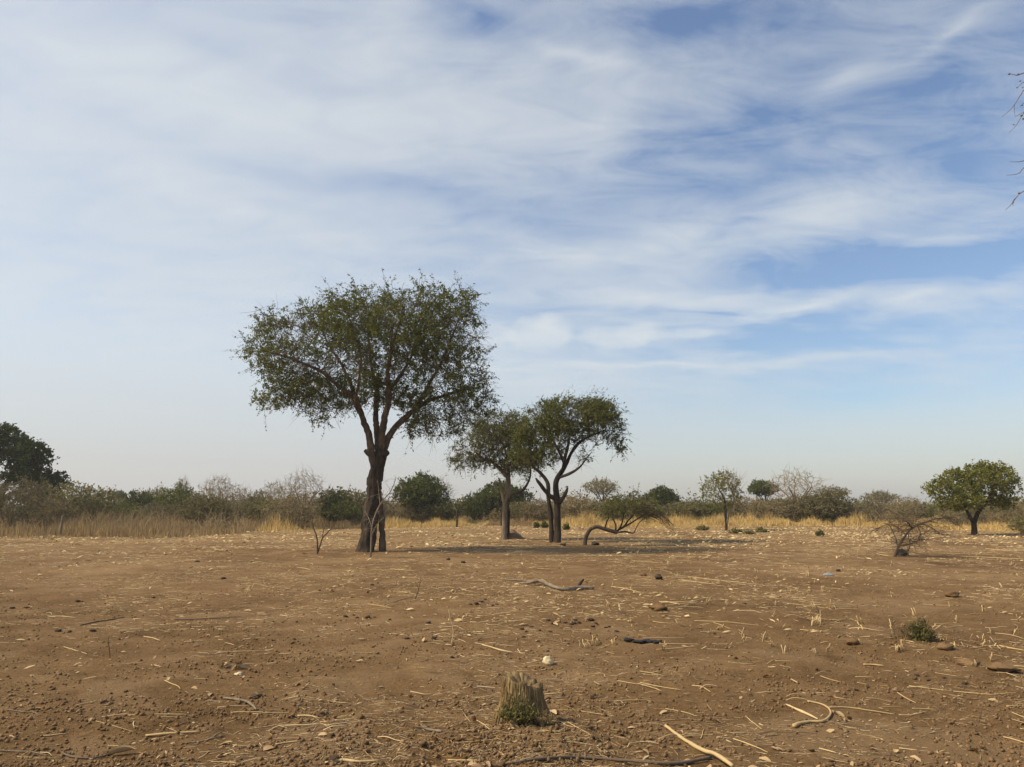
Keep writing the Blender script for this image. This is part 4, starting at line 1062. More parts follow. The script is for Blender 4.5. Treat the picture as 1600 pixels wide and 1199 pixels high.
def edge_tree():                                 # stands to the right of the view; only twig ends reach in
    Y = 9.0
    b = np.array([9.6, 9.4, 0.0]); b[2] = float(hgt(9.6, 9.4))
    root = empty('overhanging_tree', b, 'bare twigs of a tree reaching in at the upper right edge', 'tree')
    def T(nm, pts, r, mat='bark_grey', n=8):
        pts = [np.array(p) if len(p) == 3 else P(p[0], p[1], Y) for p in pts]
        rr = np.linspace(r[0], r[1], len(pts))
        V, F = tube(smooth_line([[*p, q] for p, q in zip(pts, rr)], .05 if r[0] < .03 else .2), n, .12, 3)
        mesh_obj(nm, V, F, MT[mat], root, True, b)
    T('trunk', [(9.6, 9.4, -.1), (9.5, 9.4, 1.5), (9.6, 9.5, 3.2), (9.4, 9.4, 4.6)], (.22, .14))
    T('branch', [(9.5, 9.45, 4.0), (8.8, 9.2, 5.0), (8.0, 9.05, 5.8), (7.3, 9.0, 6.1)], (.09, .03))
    T('branch', [(9.45, 9.4, 4.5), (8.8, 9.2, 6.0), (8.0, 9.0, 6.9), (7.2, 9.0, 7.15)], (.09, .025))
    T('branch', [(9.4, 9.4, 4.5), (9.9, 9.8, 5.8), (10.6, 10.2, 6.8)], (.1, .03))
    T('branch', [(9.5, 9.4, 3.6), (8.7, 9.2, 4.4), (8.0, 9.05, 5.0), (7.3, 9.0, 5.35)], (.07, .02))
    e1, e2, e3 = (7.2, 9.0, 7.15), (7.3, 9.0, 6.1), (7.3, 9.0, 5.35)
    tw = [([e1, (1640, 108), (1600, 114), (1590, 118), (1577, 115)], (.014, .003)), ([e1, (1645, 125), (1612, 126), (1597, 130), (1589, 139)], (.011, .002)), ([e1, (1650, 135), (1606, 138), (1596, 147), (1585, 164), (1574, 176), (1565, 183)], (.012, .002)),
          ([(1585, 164), (1585, 175), (1586, 182)], (.004, .002)), ([e1, (1640, 160), (1606, 172), (1595, 184), (1588, 196), (1576, 208)], (.012, .002)), ([(1606, 172), (1598, 176), (1586, 183)], (.005, .003)), ([(1602, 160), (1594, 166)], (.005, .004)),
          ([e2, (1630, 246), (1602, 251), (1592, 253), (1577, 253)], (.012, .0025)), ([e2, (1625, 255), (1600, 262), (1594, 270), (1585, 273), (1572, 274)], (.010, .0025)),
          ([e3, (1635, 282), (1606, 296), (1593, 303), (1585, 313), (1578, 322), (1571, 328)], (.013, .003)), ([(1585, 311), (1582, 316), (1583, 322)], (.005, .003))]
    for pts, r in tw: T('twig', pts, (r[0] * .8, r[1] * .9), 'bark_grey', 5)
    mb = MB()                                    # buds and lichen crusts
    for (px, py, s) in ((1577, 116, .022), (1591, 116, .016), (1594, 127, .016), (1597, 165, .014), (1584, 195, .014), (1596, 181, .022), (1599, 186, .022), (1589, 137, .012), (1592, 302, .02), (1583, 317, .016), (1586, 311, .013), (1598, 137, .013)):
        V, F = blob(7, 5); mb.add(V * s * .6 * np.array([1.3, 1, .8]) + P(px, py, Y), F)
    mb.obj('buds', MT['bark_pale'], root, True, b)['kind'] = 'stuff'
edge_tree()

# ------------------------------------------------------------------ tree stump
def stump():
    b = G(818, 1130)
    root = empty('tree_stump', b, 'weathered tree stump with splayed roots in the near foreground', 'stump')
    n, k = 64, 24
    V = []
    for i in range(k):
        t = i / (k - 1)
        for j in range(n):
            a = 6.2832 * j / n
            flare = .030 * max(0, math.cos(5 * a + .8)) * (1 - t) ** 2.0 + .085 * (1 - t) ** 1.5
            r = .142 + flare + .016 * float(vn(j * .37, t * 2.2, 3)) + .008 * float(vn(j * 1.3, t * 7, 13)) + .016 * float(vn(math.cos(a) * 2, math.sin(a) * 2 + t * 2.5, 6)) - .012 * t
            if 4.95 < a < 5.35: r -= .03 * (1 - abs(a - 5.15) / .2)
            top = .305 + .06 * float(vn(math.cos(a) * 2.2 + 4, math.sin(a) * 2.2, 12)) + .022 * float(vn(j * .6, 2.0, 7)) - .03 * math.cos(a)
            V.append([b[0] + math.cos(a) * r, b[1] + math.sin(a) * r, b[2] - .06 + (top + .06) * t])
    tops = np.array(V[-n:])
    inner = []
    for q, dz in ((.72, -.015), (.4, -.05), (.12, -.07)):
        c = tops.mean(0)
        for j in range(n):
            p = c + (tops[j] - c) * np.array([q, q, .7]); p[2] += dz + .03 * float(vn(j * 1.1, q * 9, 2)); inner.append(p)
    V = np.array(V + inner)
    I = np.arange(n * (k + 3)).reshape(k + 3, n)
    F = np.stack([I[:-1], np.roll(I[:-1], -1, 1), np.roll(I[1:], -1, 1), I[1:]], -1).reshape(-1, 4)
    V = np.vstack([V, V[I[-1]].mean(0)])
    T = np.stack([I[-1], np.roll(I[-1], -1), np.full(n, len(V) - 1)], -1)
    mesh_obj('bole', V, [F, T], MT['stump'], root, False, b)
    mb = MB()                                    # loose bark fibres
    for q in range(900):
        a = random.uniform(0, 6.283); t0 = random.uniform(0, .8); t1 = min(1.03, t0 + random.uniform(.08, .35))
        def pt(t, da, off):
            i = min(k - 1, max(0, int(t * (k - 1)))); j = int((a + da) / 6.2832 * n) % n
            p = V[i * n + j].copy(); d = p - np.array([b[0], b[1], p[2]]); p += d / np.linalg.norm(d) * off; p[2] += max(0, t - 1) * .3; return p
        w = random.uniform(.0015, .0045)
        mb.add(*prisms([pt(t0, 0, .001)], [pt(t1, random.gauss(0, .05), random.uniform(.001, .012))], [w], [w * .4]))
    mb.obj('bark_fibres', MT['fibre'], root, False, b)['kind'] = 'stuff'
    for (a, ln, r, dz) in ((-1.85, .10, .034, -.01), (-.62, .12, .030, -.01), (-1.05, .12, .020, .0)):
        c, s = math.cos(a), math.sin(a)
        pts = []
        for q, zz in ((.12, .12), (.17, .07 + dz), (.25, .035 + dz), (.17 + ln * .7, -.01), (.17 + ln, -.05)):
            x, y = b[0] + c * q, b[1] + s * q
            pts.append([x, y, float(hgt(x, y)) + zz, r * (1.15 - q)])
        mesh_obj('root', *tube(smooth_line(pts, .03), 9, .25, int(a * 10) + 40, .2), MT['stump'], root, True, b)
stump()

# ------------------------------------------------------------------ things lying on the field
def lying(name, pts, mat, label, cat, group=None, n=6, lump=.08, lift=1.0, taper=True, dz=None):
    """pts in the picture: (px, py, radius px); laid on the ground."""
    L = []
    for i, (px, py, rp) in enumerate(pts):
        g = G(px, py); r = rp * .62 * g[1] / F_PX
        L.append([g[0], g[1], g[2] + r * .8 * lift + .004 + (dz[i] if dz else 0), r])
    L = smooth_line(L, .03)
    L[:, 3] *= 1 + .30 * vn(np.arange(len(L)) * .55, np.full(len(L), len(label) * 1.7), 5)
    L[:, :2] += .006 * np.stack([vn(np.arange(len(L)) * .4, np.full(len(L), 3.3 + len(label)), 6), vn(np.arange(len(L)) * .4, np.full(len(L), 9.1 + len(label)), 7)], -1)
    b = np.array([L[0][0], L[0][1], L[0][2]])
    V, F = tube(L, n, lump, len(label), 0)
    o = mesh_obj(name, V, F, MT[mat], None, True, b)
    return tag(o, label, cat, group)
def where(px, py):                               # a place one can find, for labels of look-alikes
    h = 'left' if px < 430 else ('left of the middle' if px < 730 else ('middle' if px < 960 else ('right of the middle' if px < 1230 else 'right')))
    v = 'at the bottom of the view' if py > 1120 else ('level with the stump' if py > 1030 else ('just beyond the stump' if py > 950 else ('halfway to the trees' if py > 895 else 'near the feet of the trees')))
    return v, h
def place_tag(o, px, py, what, cat, group):
    v, h = where(px, py)
    side = 'in the ' + h if h in ('middle',) else ('on the ' + h if h in ('left', 'right') else h)
    tag(o, '%s %s, %s' % (what, v, side), cat, '%s, %s %s' % (group, v, h))
def ground_things():
    # fallen branch in the middle distance
    b = G(860, 920)
    root = empty('fallen_branch', b, 'crooked grey fallen branch lying on the soil below the trees', 'branch')
    def part(nm, pts, mat='bark_grey'):
        L = []
        for (px, py, rp, z) in pts:
            g = G(px, py); L.append([g[0], g[1], g[2] + z, rp * g[1] / F_PX])
        V, F = tube(smooth_line(L, .05), 9, .22, 5, .1)
        mesh_obj(nm, V, F, MT[mat], root, True, b)
    part('limb', [(812, 914, 1.6, .03), (830, 915, 2.4, .06), (842, 915, 3.0, .09), (853, 917, 2.8, .07), (870, 922, 2.6, .04), (888, 924, 2.7, .04), (905, 923, 3.0, .05), (928, 922, 2.4, .04)])
    part('stub', [(903, 923, 2.6, .05), (908, 920, 2.2, .12), (912, 919, 1.6, .16)], 'bark_dark')
    part('side_branch', [(842, 915, 2.2, .09), (828, 911, 1.6, .04), (808, 909, 1.3, .03), (788, 907, 1, .02)])
    lying('dark_branch', [(780, 1197, 2.2), (830, 1190, 3.0), (880, 1186, 3.4), (920, 1187, 3.4), (970, 1191, 3.6), (1030, 1196, 4.0), (1065, 1196, 4.2), (1110, 1187, 4.0)], 'stick', 'long dark curved branch along the bottom edge of the view', 'branch')
    lying('thick_stalk', [(1040, 1137, 3.6), (1058, 1150, 4.2), (1075, 1162, 4.6), (1100, 1180, 5.0), (1118, 1190, 5.0), (1145, 1206, 5.2)], 'straw_pale', 'thick pale stalk crossing the dark branch at the bottom edge', 'stalk', dz=[.0, .0, .0, .012, .03, .02])
    lying('curled_stalk', [(1240, 1138, 4.6), (1252, 1133, 4.0), (1268, 1130, 3.2), (1284, 1130, 3.2), (1295, 1123, 3.0), (1298, 1113, 2.6), (1288, 1104, 2.2), (1275, 1100, 2.0), (1262, 1097, 1.6)], 'straw_pale', 'curled bleached stalk shaped like a hook at the lower right', 'stalk')
    lying('split_stalk', [(1228, 1102, 1.6), (1245, 1110, 3.0), (1262, 1118, 3.0), (1278, 1125, 1.6)], 'straw', 'short orange brown stalk inside the curled bleached stalk', 'stalk')
    lying('long_straw', [(1296, 1107, 1.8), (1325, 1107, 1.6), (1360, 1112, 1.5), (1398, 1117, 1.2)], 'straw_pale', 'long thin straw just right of the curled bleached stalk', 'straw')
    lying('pale_stalk', [(228, 1152, 2.6), (260, 1149, 2.8), (312, 1146, 2.4)], 'straw_pale', 'straight pale stalk in the lower left foreground', 'stalk')
    lying('forked_stick', [(350, 1093, 2.4), (370, 1096, 2.8), (385, 1099, 3.2), (394, 1105, 3.0), (400, 1112, 2.4)], 'bark_grey', 'short bent grey stick in the left foreground', 'stick')
    lying('dark_branch', [(96, 1178, 1.8), (115, 1185, 2.4), (140, 1187, 2.4), (160, 1184, 2.4), (176, 1177, 2.0)], 'stick', 'short dark curved branch beside the curled leaf at bottom left', 'branch')
    lying('thin_twig', [(-5, 1174, 1.4), (20, 1176, 1.6), (50, 1177, 1.4), (75, 1182, 1.0)], 'bark_grey', 'thin grey twig at the left edge near the bottom', 'twig')
    lying('thin_twig', [(10, 1110, 1.2), (35, 1114, 1.4), (50, 1114, 1.2), (62, 1119, .8)], 'bark_grey', 'thin crooked twig at the left edge above the bottom', 'twig')
    lying('thin_twig', [(285, 1162, 1.2), (310, 1161, 1.4), (335, 1155, 1.6), (352, 1152, 1.2)], 'bark_grey', 'thin grey twig right of the straight pale stalk at lower left', 'twig')
    lying('long_stick', [(125, 978, 1.2), (150, 973, 1.5), (175, 969, 1.4), (195, 965, 1.0)], 'stick', 'dark stick lying on the left of the field', 'stick')
    lying('long_stick', [(272, 969, 1.2), (300, 969, 1.3), (340, 967, 1.1), (376, 965, .8)], 'stick', 'long thin stick lying on the soil left of the middle', 'stick')
    lying('yellow_stalk', [(753, 1009, 1.4), (768, 1013, 1.8), (783, 1018, 2.2), (801, 1021, 1.6)], 'straw_pale', 'yellow bent stalk on the soil just beyond the stump', 'stalk')
    lying('pale_stick', [(650, 1139, 2.6), (668, 1143, 3.2), (690, 1147, 3.0)], 'bark_grey', 'grey brown stick on the soil left of the stump', 'stick')
    lying('bent_straw', [(845, 1146, 1.6), (872, 1148, 1.8), (884, 1140, 1.4)], 'straw_pale', 'small pale bent straw in front of the stump', 'straw')
    # straw bundle with a clod
    for i, (x0, y0, x1, y1) in enumerate(((1033, 945, 1088, 945), (1040, 949, 1105, 946), (1045, 953, 1100, 952), (1070, 950, 1102, 937), (1030, 943, 1062, 948))):
        lying('bundle_straw', [(x0, y0, 1.0), ((x0 + x1) / 2, (y0 + y1) / 2 - .6, 1.1), (x1, y1, .8)], 'straw_pale', 'straw in the small heap beside the brown clod right of the fallen branch', 'straw', 'straws of the small heap', dz=[.02, .03, .02])
    def lump(name, px, py, w, h, mat, label, cat, group=None, seed=1, d=None):
        g = G(px, py); k = g[1] / F_PX
        V, F = blob(14, 9)
        V = V * (1 + .9 * vn(V[:, 0] * 1.7 + seed, V[:, 1] * 1.7 + V[:, 2] * 2.1, seed)[:, None] + .4 * vn(V[:, 0] * 4 + seed, V[:, 1] * 4 + V[:, 2] * 4.3, seed + 1)[:, None])
        V = V * np.array([w * k / 2, (d or w) * k / 2, h * k / 2])
        o = mesh_obj(name, V + g + np.array([0, 0, h * k * .32]), F, MT[mat], None, True, g)
        return tag(o, label, cat, group)
    lump('pale_stone', 856, 1038, 15, 12, 'stone', 'pale yellow stone just beyond the stump', 'stone', seed=3)
    lump('brown_clod', 1030, 953, 24, 10, 'clod', 'brown clod at the left end of the small straw heap', 'clod', seed=5)
    lump('dark_clod', 1029, 906, 11, 9, 'dung', 'dark round clod beyond the straw heap', 'clod', seed=6)
    lump('brown_clod', 1005, 900, 11, 6, 'clod', 'flat brown clod left of the dark round clod', 'clod', seed=7)
    lump('brown_clod', 1488, 933, 20, 10, 'clod', 'rounded brown clod above the green weed at the right', 'clod', seed=8)
    lump('earth_heap', 1568, 1048, 40, 11, 'clod', 'low dark earth heap at the right side', 'clod', seed=9)
    lump('brown_clod', 1512, 1038, 30, 8, 'clod', 'flat clod left of the low earth heap', 'clod', seed=10)
    lump('brown_clod', 1332, 1008, 16, 12, 'clod', 'brown clod left of the wispy dry tuft', 'clod', seed=11)
    lump('brown_clod', 1478, 1014, 24, 10, 'clod', 'brown clod in front of the bushy green weed', 'clod', seed=12)
    lump('brown_clod', 880, 853, 9, 5, 'clod', 'brown clod left of the arched tree foot', 'clod', seed=13)
    lump('dark_clod', 929, 852, 11, 7, 'dung', 'dark clod under the arch of the bent trunk', 'clod', seed=14)
    lump('rag', 1294, 899, 16, 4, 'rag', 'small blue grey scrap lying on the soil at the right', 'scrap', seed=15, d=10)
    lump('white_scrap', 1197, 812, 4, 5, 'stone', 'small whitish scrap in the golden grass', 'scrap', seed=16)
    lump('white_scrap', 373, 1055, 12, 5, 'stone', 'white scrap in front of the frayed orange corn husk', 'scrap', seed=19)
    for i, (px, w, h) in enumerate(((983, 15, 7), (1000, 18, 6), (1014, 20, 4), (1027, 15, 5))):
        lump('black_dung', px, 1003 + (i % 2) * 2, w, h, 'charred', 'black lump of the flat black pile right of the dung patch', 'dung', 'black pile on the soil', seed=20 + i)
    spots = [(857, 970), (864, 975), (876, 972), (884, 974), (892, 976), (898, 974), (905, 974), (891, 981), (899, 970), (923, 970), (931, 974), (936, 977), (925, 980), (945, 981), (953, 980), (962, 987), (961, 995), (816, 984), (822, 988), (843, 986), (818, 996), (858, 988), (832, 980),
             (737, 945), (745, 945), (753, 942), (759, 938), (770, 947), (776, 945), (540, 964), (553, 962), (560, 966), (574, 966), (585, 965), (608, 969), (90, 987), (108, 988), (145, 986), (670, 975), (680, 999), (636, 999), (780, 1055), (855, 1018), (705, 1028), (700, 875), (722, 880),
             (1420, 1073), (1432, 1056), (1505, 1069), (1450, 1064), (1357, 1074), (1475, 1060), (1448, 1057), (1165, 944), (1310, 893), (590, 912), (580, 915), (308, 878), (350, 905), (20, 951), (40, 950), (75, 957), (120, 940), (240, 935)]
    for i, (px, py) in enumerate(spots):
        s = random.uniform(3.2, 6.5)
        o = lump('dung_lump', px + random.uniform(-2, 2), py, s * 1.25 * (1.2 if i == 9 else 1), s * random.uniform(.4, .75) * (1.3 if i == 9 else 1), 'dung', 'x', 'dung', seed=40 + i)
        place_tag(o, px, py, 'small dark dry dung lump', 'dung', 'dung lumps')
    # curled leaves and husks
    def strip(name, px, py, L, W, rot, curl, mat, label, cat, group=None, arch=0.0):
        g = G(px, py); k = 9
        V = []
        for i in range(k):
            t = i / (k - 1); w = W * math.sin(math.pi * min(1, .12 + t * .88)) ** .7
            x = (t - .5) * L; z = .008 + arch * math.sin(math.pi * t) + .02 * t * curl
            for j in (-1, -.5, 0, .5, 1):
                V.append([x, j * w * .5 * math.cos(curl * abs(j)), z + w * .5 * abs(j) * math.sin(curl * abs(j)) + .004 * float(vn(t * 7, j * 3, px))])
        V = np.array(V); c, s = math.cos(rot), math.sin(rot)
        V[:, :2] = np.stack([V[:, 0] * c - V[:, 1] * s, V[:, 0] * s + V[:, 1] * c], -1)
        I = np.arange(k * 5).reshape(k, 5)
        F = np.stack([I[:-1, :-1], I[:-1, 1:], I[1:, 1:], I[1:, :-1]], -1).reshape(-1, 4)
        o = mesh_obj(name, V + g, F, MT[mat], None, True, g)
        return tag(o, label, cat, group)
    for (px, py, sc, lab, nn) in ((374, 1046, 1.0, 'frayed orange corn husk on the soil at the left', 7), (354, 1044, .65, 'smaller tan husk left of the frayed orange husk', 5)):
        g = G(px, py); root = empty('corn_husk', g, lab, 'husk')
        for q in range(nn):
            o = strip('husk_leaf', px, py, random.uniform(.10, .18) * sc, random.uniform(.04, .07) * sc, 0, random.uniform(.5, 1.2), 'dryleaf', None, None)
            o.parent = root; o.location = (random.gauss(0, .025) * sc, random.gauss(0, .02) * sc, .02 * sc)
            o.rotation_euler = (random.gauss(0, .5), random.uniform(-1.0, -.1), random.uniform(0, 6.28))
    strip('curled_leaf', 190, 1180, .16, .09, .35, 1.0, 'dryleaf', 'curled tan dry leaf at the bottom left', 'leaf')
    strip('dry_husk', 522, 1192, .10, .06, 1.2, .9, 'dryleaf', 'upright tan husk flap at the bottom edge left of the middle', 'leaf')
    lying('husk_stalk', [(508, 1195, 3.2), (535, 1192, 4.2), (560, 1193, 2.6), (592, 1192, 2.2)], 'straw_pale', 'yellow stalk at the bottom edge left of the middle', 'stalk')
    strip('grey_leaf', 400, 1091, .12, .06, .9, .6, 'bark_grey', 'grey dry leaf resting beside the short bent grey stick', 'leaf')
    strip('pointed_leaf', 355, 1165, .07, .05, .2, .5, 'dryleaf', 'pointed pale leaf on the soil at lower left', 'leaf')
    strip('stalk_piece', 1010, 1189, .06, .03, .6, .8, 'stone', 'short whitish stalk piece at the bottom edge beside the thick pale stalk', 'stalk')
    strip('leaf_flake', 1400, 1176, .05, .04, 1.0, .4, 'straw_pale', 'round yellow leaf at the bottom right', 'leaf')
    # --- single loose stalks
    named = [(1000, 1068, 1063, 1079, 1.3), (965, 1065, 1020, 1072, 1.0), (1085, 971, 1186, 978, .9), (1115, 974, 1140, 983, .8), (955, 918, 1002, 927, 1), (960, 919, 1030, 919, .9), (935, 930, 1002, 927, .9), (1060, 907, 1120, 914, .8), (1075, 902, 1165, 912, .8), (1560, 1010, 1602, 1018, 2),
             (1420, 1073, 1552, 1086, 1.1), (1349, 1040, 1381, 1041, 2), (1573, 1105, 1604, 1104, 2), (1146, 1156, 1200, 1176, 1.6), (1165, 1120, 1190, 1140, 1), (1280, 1170, 1308, 1178, 1.6), (1425, 1107, 1465, 1110, 1.1), (1568, 1153, 1604, 1163, 1.5), (1250, 985, 1300, 988, 1.2), (1240, 945, 1300, 953, .8),
             (1290, 950, 1340, 948, .8), (1250, 897, 1270, 898, .7), (1020, 972, 1050, 975, 1.0), (1095, 1155, 1100, 1140, 1), (600, 946, 650, 931, 1), (575, 945, 612, 951, 1), (615, 925, 650, 930, 1), (100, 1012, 136, 1023, 1), (225, 996, 250, 1002, 1.2), (465, 1121, 500, 1124, 2.2), (500, 1130, 560, 1124, 1.2),
             (480, 1120, 540, 1098, 1.0), (450, 1130, 390, 1140, .9), (320, 1160, 345, 1145, 1), (720, 1110, 735, 1130, 1), (745, 1128, 765, 1142, 1.2), (200, 1120, 290, 1117, 1.2), (150, 1130, 210, 1145, 1), (120, 1103, 175, 1096, 1), (75, 964, 118, 966, 1), (195, 920, 235, 920, .8), (465, 888, 485, 891, .9), (540, 893, 560, 893, .8),
             (610, 890, 650, 893, .8), (840, 889, 870, 890, .8), (990, 878, 1030, 880, .7), (1400, 866, 1440, 868, .7), (1370, 866, 1398, 870, .9), (1480, 866, 1560, 868, .9), (1500, 870, 1600, 874, .9), (1540, 858, 1600, 861, .8), (1000, 1050, 1040, 1058, 1), (905, 1112, 960, 1120, 1), (870, 1130, 905, 1140, 1.1), (640, 1165, 690, 1160, 1.4),
             (700, 1190, 760, 1192, 2.2), (250, 1135, 285, 1150, .9), (40, 1190, 95, 1186, 1.2), (330, 1192, 380, 1196, 1.4), (430, 1165, 470, 1160, 1.6), (600, 1135, 640, 1126, 1), (880, 1160, 935, 1168, 1.0), (1000, 1160, 1030, 1164, 1), (1040, 1108, 1090, 1120, 1)]
    for (x0, y0, x1, y1, r) in named:
        o = lying('dry_stalk', [(x0, y0, r), ((x0 + x1) / 2, (y0 + y1) / 2 + random.uniform(-1.5, 1.5), r * 1.05), (x1, y1, r * .7)], 'straw_pale', 'x', 'stalk', n=5)
        place_tag(o, (x0 + x1) / 2, (y0 + y1) / 2, 'loose dry straw stalk', 'stalk', 'loose stalks')
    protos = []
    for i in range(10):
        L = 1.0; bend = random.gauss(0, .06)
        ln = smooth_line([[-.5, 0, 0, .012], [-.15, bend, .012, .013], [.2, bend * .7 + random.gauss(0, .02), .012, .011], [.5, 0, random.choice((0, 0, .03)), .007]], .12)
        V, F = tube(ln, 5, .1, i)
        me = mesh_data('dry_stalk', V, F, True); me.materials.append(MT['straw'] if i % 3 else MT['straw_pale']); protos.append(me)
    cnt = 0
    while cnt < 300 - len(named):
        py = random.choice((random.uniform(860, 950), random.uniform(950, 1060), random.uniform(1060, 1205)))
        px = random.uniform(-20, 1620)
        if py > 960 and px < 700 and random.random() < .3: continue
        g = G(px, py)
        L = random.uniform(.10, .34) if g[1] < 9 else random.uniform(.16, .55)
        a = random.gauss(0, .5) if random.random() < .7 else random.uniform(-1.57, 1.57)
        if abs(g[0] - .1) < .3 and abs(g[1] - 5.75) < .4: continue
        o = bpy.data.objects.new('dry_stalk', random.choice(protos)); COL.objects.link(o)
        dx, dy = math.cos(a) * L * .5, math.sin(a) * L * .5
        z0, z1 = float(hgt(g[0] - dx, g[1] - dy)), float(hgt(g[0] + dx, g[1] + dy))
        t = random.uniform(.5, 1.0) if g[1] < 9 else random.uniform(.7, 1.3)
        o.location = (g[0], g[1], max((z0 + z1) / 2, g[2]) + .005)
        o.rotation_euler = (random.uniform(0, 6.28), -math.atan2(z1 - z0, L), a)
        o.rotation_mode = 'XYZ'
        o.scale = (L, min(.45, t * .38), min(.45, t * .38))
        place_tag(o, px, py, 'loose dry straw stalk', 'stalk', 'loose stalks'); cnt += 1
    # --- stubble stubs
    stub = []
    for i in range(7):
        mb = MB()
        for q in range(random.choice((1, 1, 2, 2, 3))):
            x, y = random.gauss(0, .02), random.gauss(0, .02); hh = random.uniform(.07, .16); lx = random.gauss(0, .03)
            mb.add(*tube(np.array([[x, y, -.02, .008], [x + lx * .5, y, hh * .6, .0075], [x + lx, y, hh, .0065]]), 5))
        for q in range(random.choice((1, 2, 3))):
            a = random.uniform(0, 6.28); l = random.uniform(.06, .14)
            d = np.array([math.cos(a), math.sin(a), 0]); s = np.array([-d[1], d[0], 0]) * .010
            p0 = np.array([0, 0, random.uniform(.02, .07)]); p1 = p0 + d * l * .5 + np.array([0, 0, .03]); p2 = p0 + d * l + np.array([0, 0, -.04])
            mb.add(np.array([p0 - s * .6, p0 + s * .6, p1 + s, p1 - s, p2]), [np.array([[0, 1, 2, 3]]), np.array([[3, 2, 4]])])
        V, F = mb.get(); me = mesh_data('stubble', V, F); me.materials.append(MT['straw_pale']); stub.append(me)
    cnt = 0
    fixed = [(1160, 995), (1193, 1000), (1268, 977), (1277, 975), (1345, 976), (1530, 1000), (1523, 1040), (1548, 1033), (1276, 1025), (985, 972), (1065, 936), (1105, 945), (1135, 946), (1212, 946), (1255, 930), (1060, 975), (985, 922), (840, 940), (1297, 950), (1290, 895), (1390, 900)]
    while cnt < 170:
        if cnt < len(fixed): px, py = fixed[cnt]
        else:
            px = random.uniform(780, 1615); py = 852 + 170 * random.random() ** 1.5
            if random.random() < .12: px = random.uniform(0, 820); py = random.uniform(850, 940)
        g = G(px, py)
        o = bpy.data.objects.new('stubble', random.choice(stub)); COL.objects.link(o)
        o.location = g; o.rotation_euler = (random.gauss(0, .28), random.gauss(0, .28), random.uniform(0, 6.28)); k = random.uniform(.35, 1.0); o.scale = (k, k, k)
        place_tag(o, px, py, 'upright cut stalk stub', 'stubble', 'stubs of cut stalks'); cnt += 1
    # --- fallen leaves near the camera
    lf = []
    for i in range(8):
        mb = MB(); k = 5; V = []
        L, W = 1.0, random.uniform(.35, .6); cu = random.uniform(.3, 1.1)
        for r in range(k):
            t = r / (k - 1); w = W * math.sin(math.pi * (.06 + .88 * t)) ** .8
            for j in (-1, 0, 1):
                V.append([(t - .5) * L, j * w * .5 * math.cos(cu * .6 * abs(j)), .10 * math.sin(3.14 * t) * cu + abs(j) * w * .35 * math.sin(cu) + random.gauss(0, .02)])
        I = np.arange(k * 3).reshape(k, 3); F = np.stack([I[:-1, :-1], I[:-1, 1:], I[1:, 1:], I[1:, :-1]], -1).reshape(-1, 4)
        me = mesh_data('fallen_leaf', np.array(V), F, True); me.materials.append(MT['dryleaf']); lf.append(me)
    for cnt in range(220):
        px = random.uniform(-10, 1610); py = 1205 - 240 * random.random() ** 1.7
        g = G(px, py); L = random.uniform(.03, .085)
        o = bpy.data.objects.new('fallen_leaf', random.choice(lf)); COL.objects.link(o)
        o.location = g + np.array([0, 0, .004]); o.rotation_euler = (random.gauss(0, .35), random.gauss(0, .35), random.uniform(0, 6.28)); o.scale = (L, L, L)
        place_tag(o, px, py, 'small dry fallen leaf', 'leaf', 'fallen leaves')
    # --- earth clods
    cl = []
    for i in range(8):
        V, F = blob(9, 6)
        V = V * (1 + 1.3 * vn(V[:, 0] * 2.3 + i * 3, V[:, 1] * 2.3 + V[:, 2] * 2.7, i)[:, None]) * np.array([1, .8, .5])
        me = mesh_data('earth_clod', V, F, False); me.materials.append(MT['clod']); cl.append(me)
    for cnt in range(260):
        if cnt < 110: px, py = random.gauss(800, 150), random.uniform(1080, 1200)
        else: px, py = random.uniform(-10, 1610), 1205 - 320 * random.random() ** 1.5
        g = G(px, py)
        if abs(g[0] - .1) < .2 and abs(g[1] - 5.75) < .2: continue
        s = random.uniform(.008, .026)
        o = bpy.data.objects.new('earth_clod', random.choice(cl)); COL.objects.link(o)
        o.location = g + np.array([0, 0, s * .25]); o.rotation_euler = (random.gauss(0, .4), random.gauss(0, .4), random.uniform(0, 6.28)); o.scale = (s, s, s)
        place_tag(o, px, py, 'small rounded brown earth clod', 'clod', 'earth clods')
ground_things()

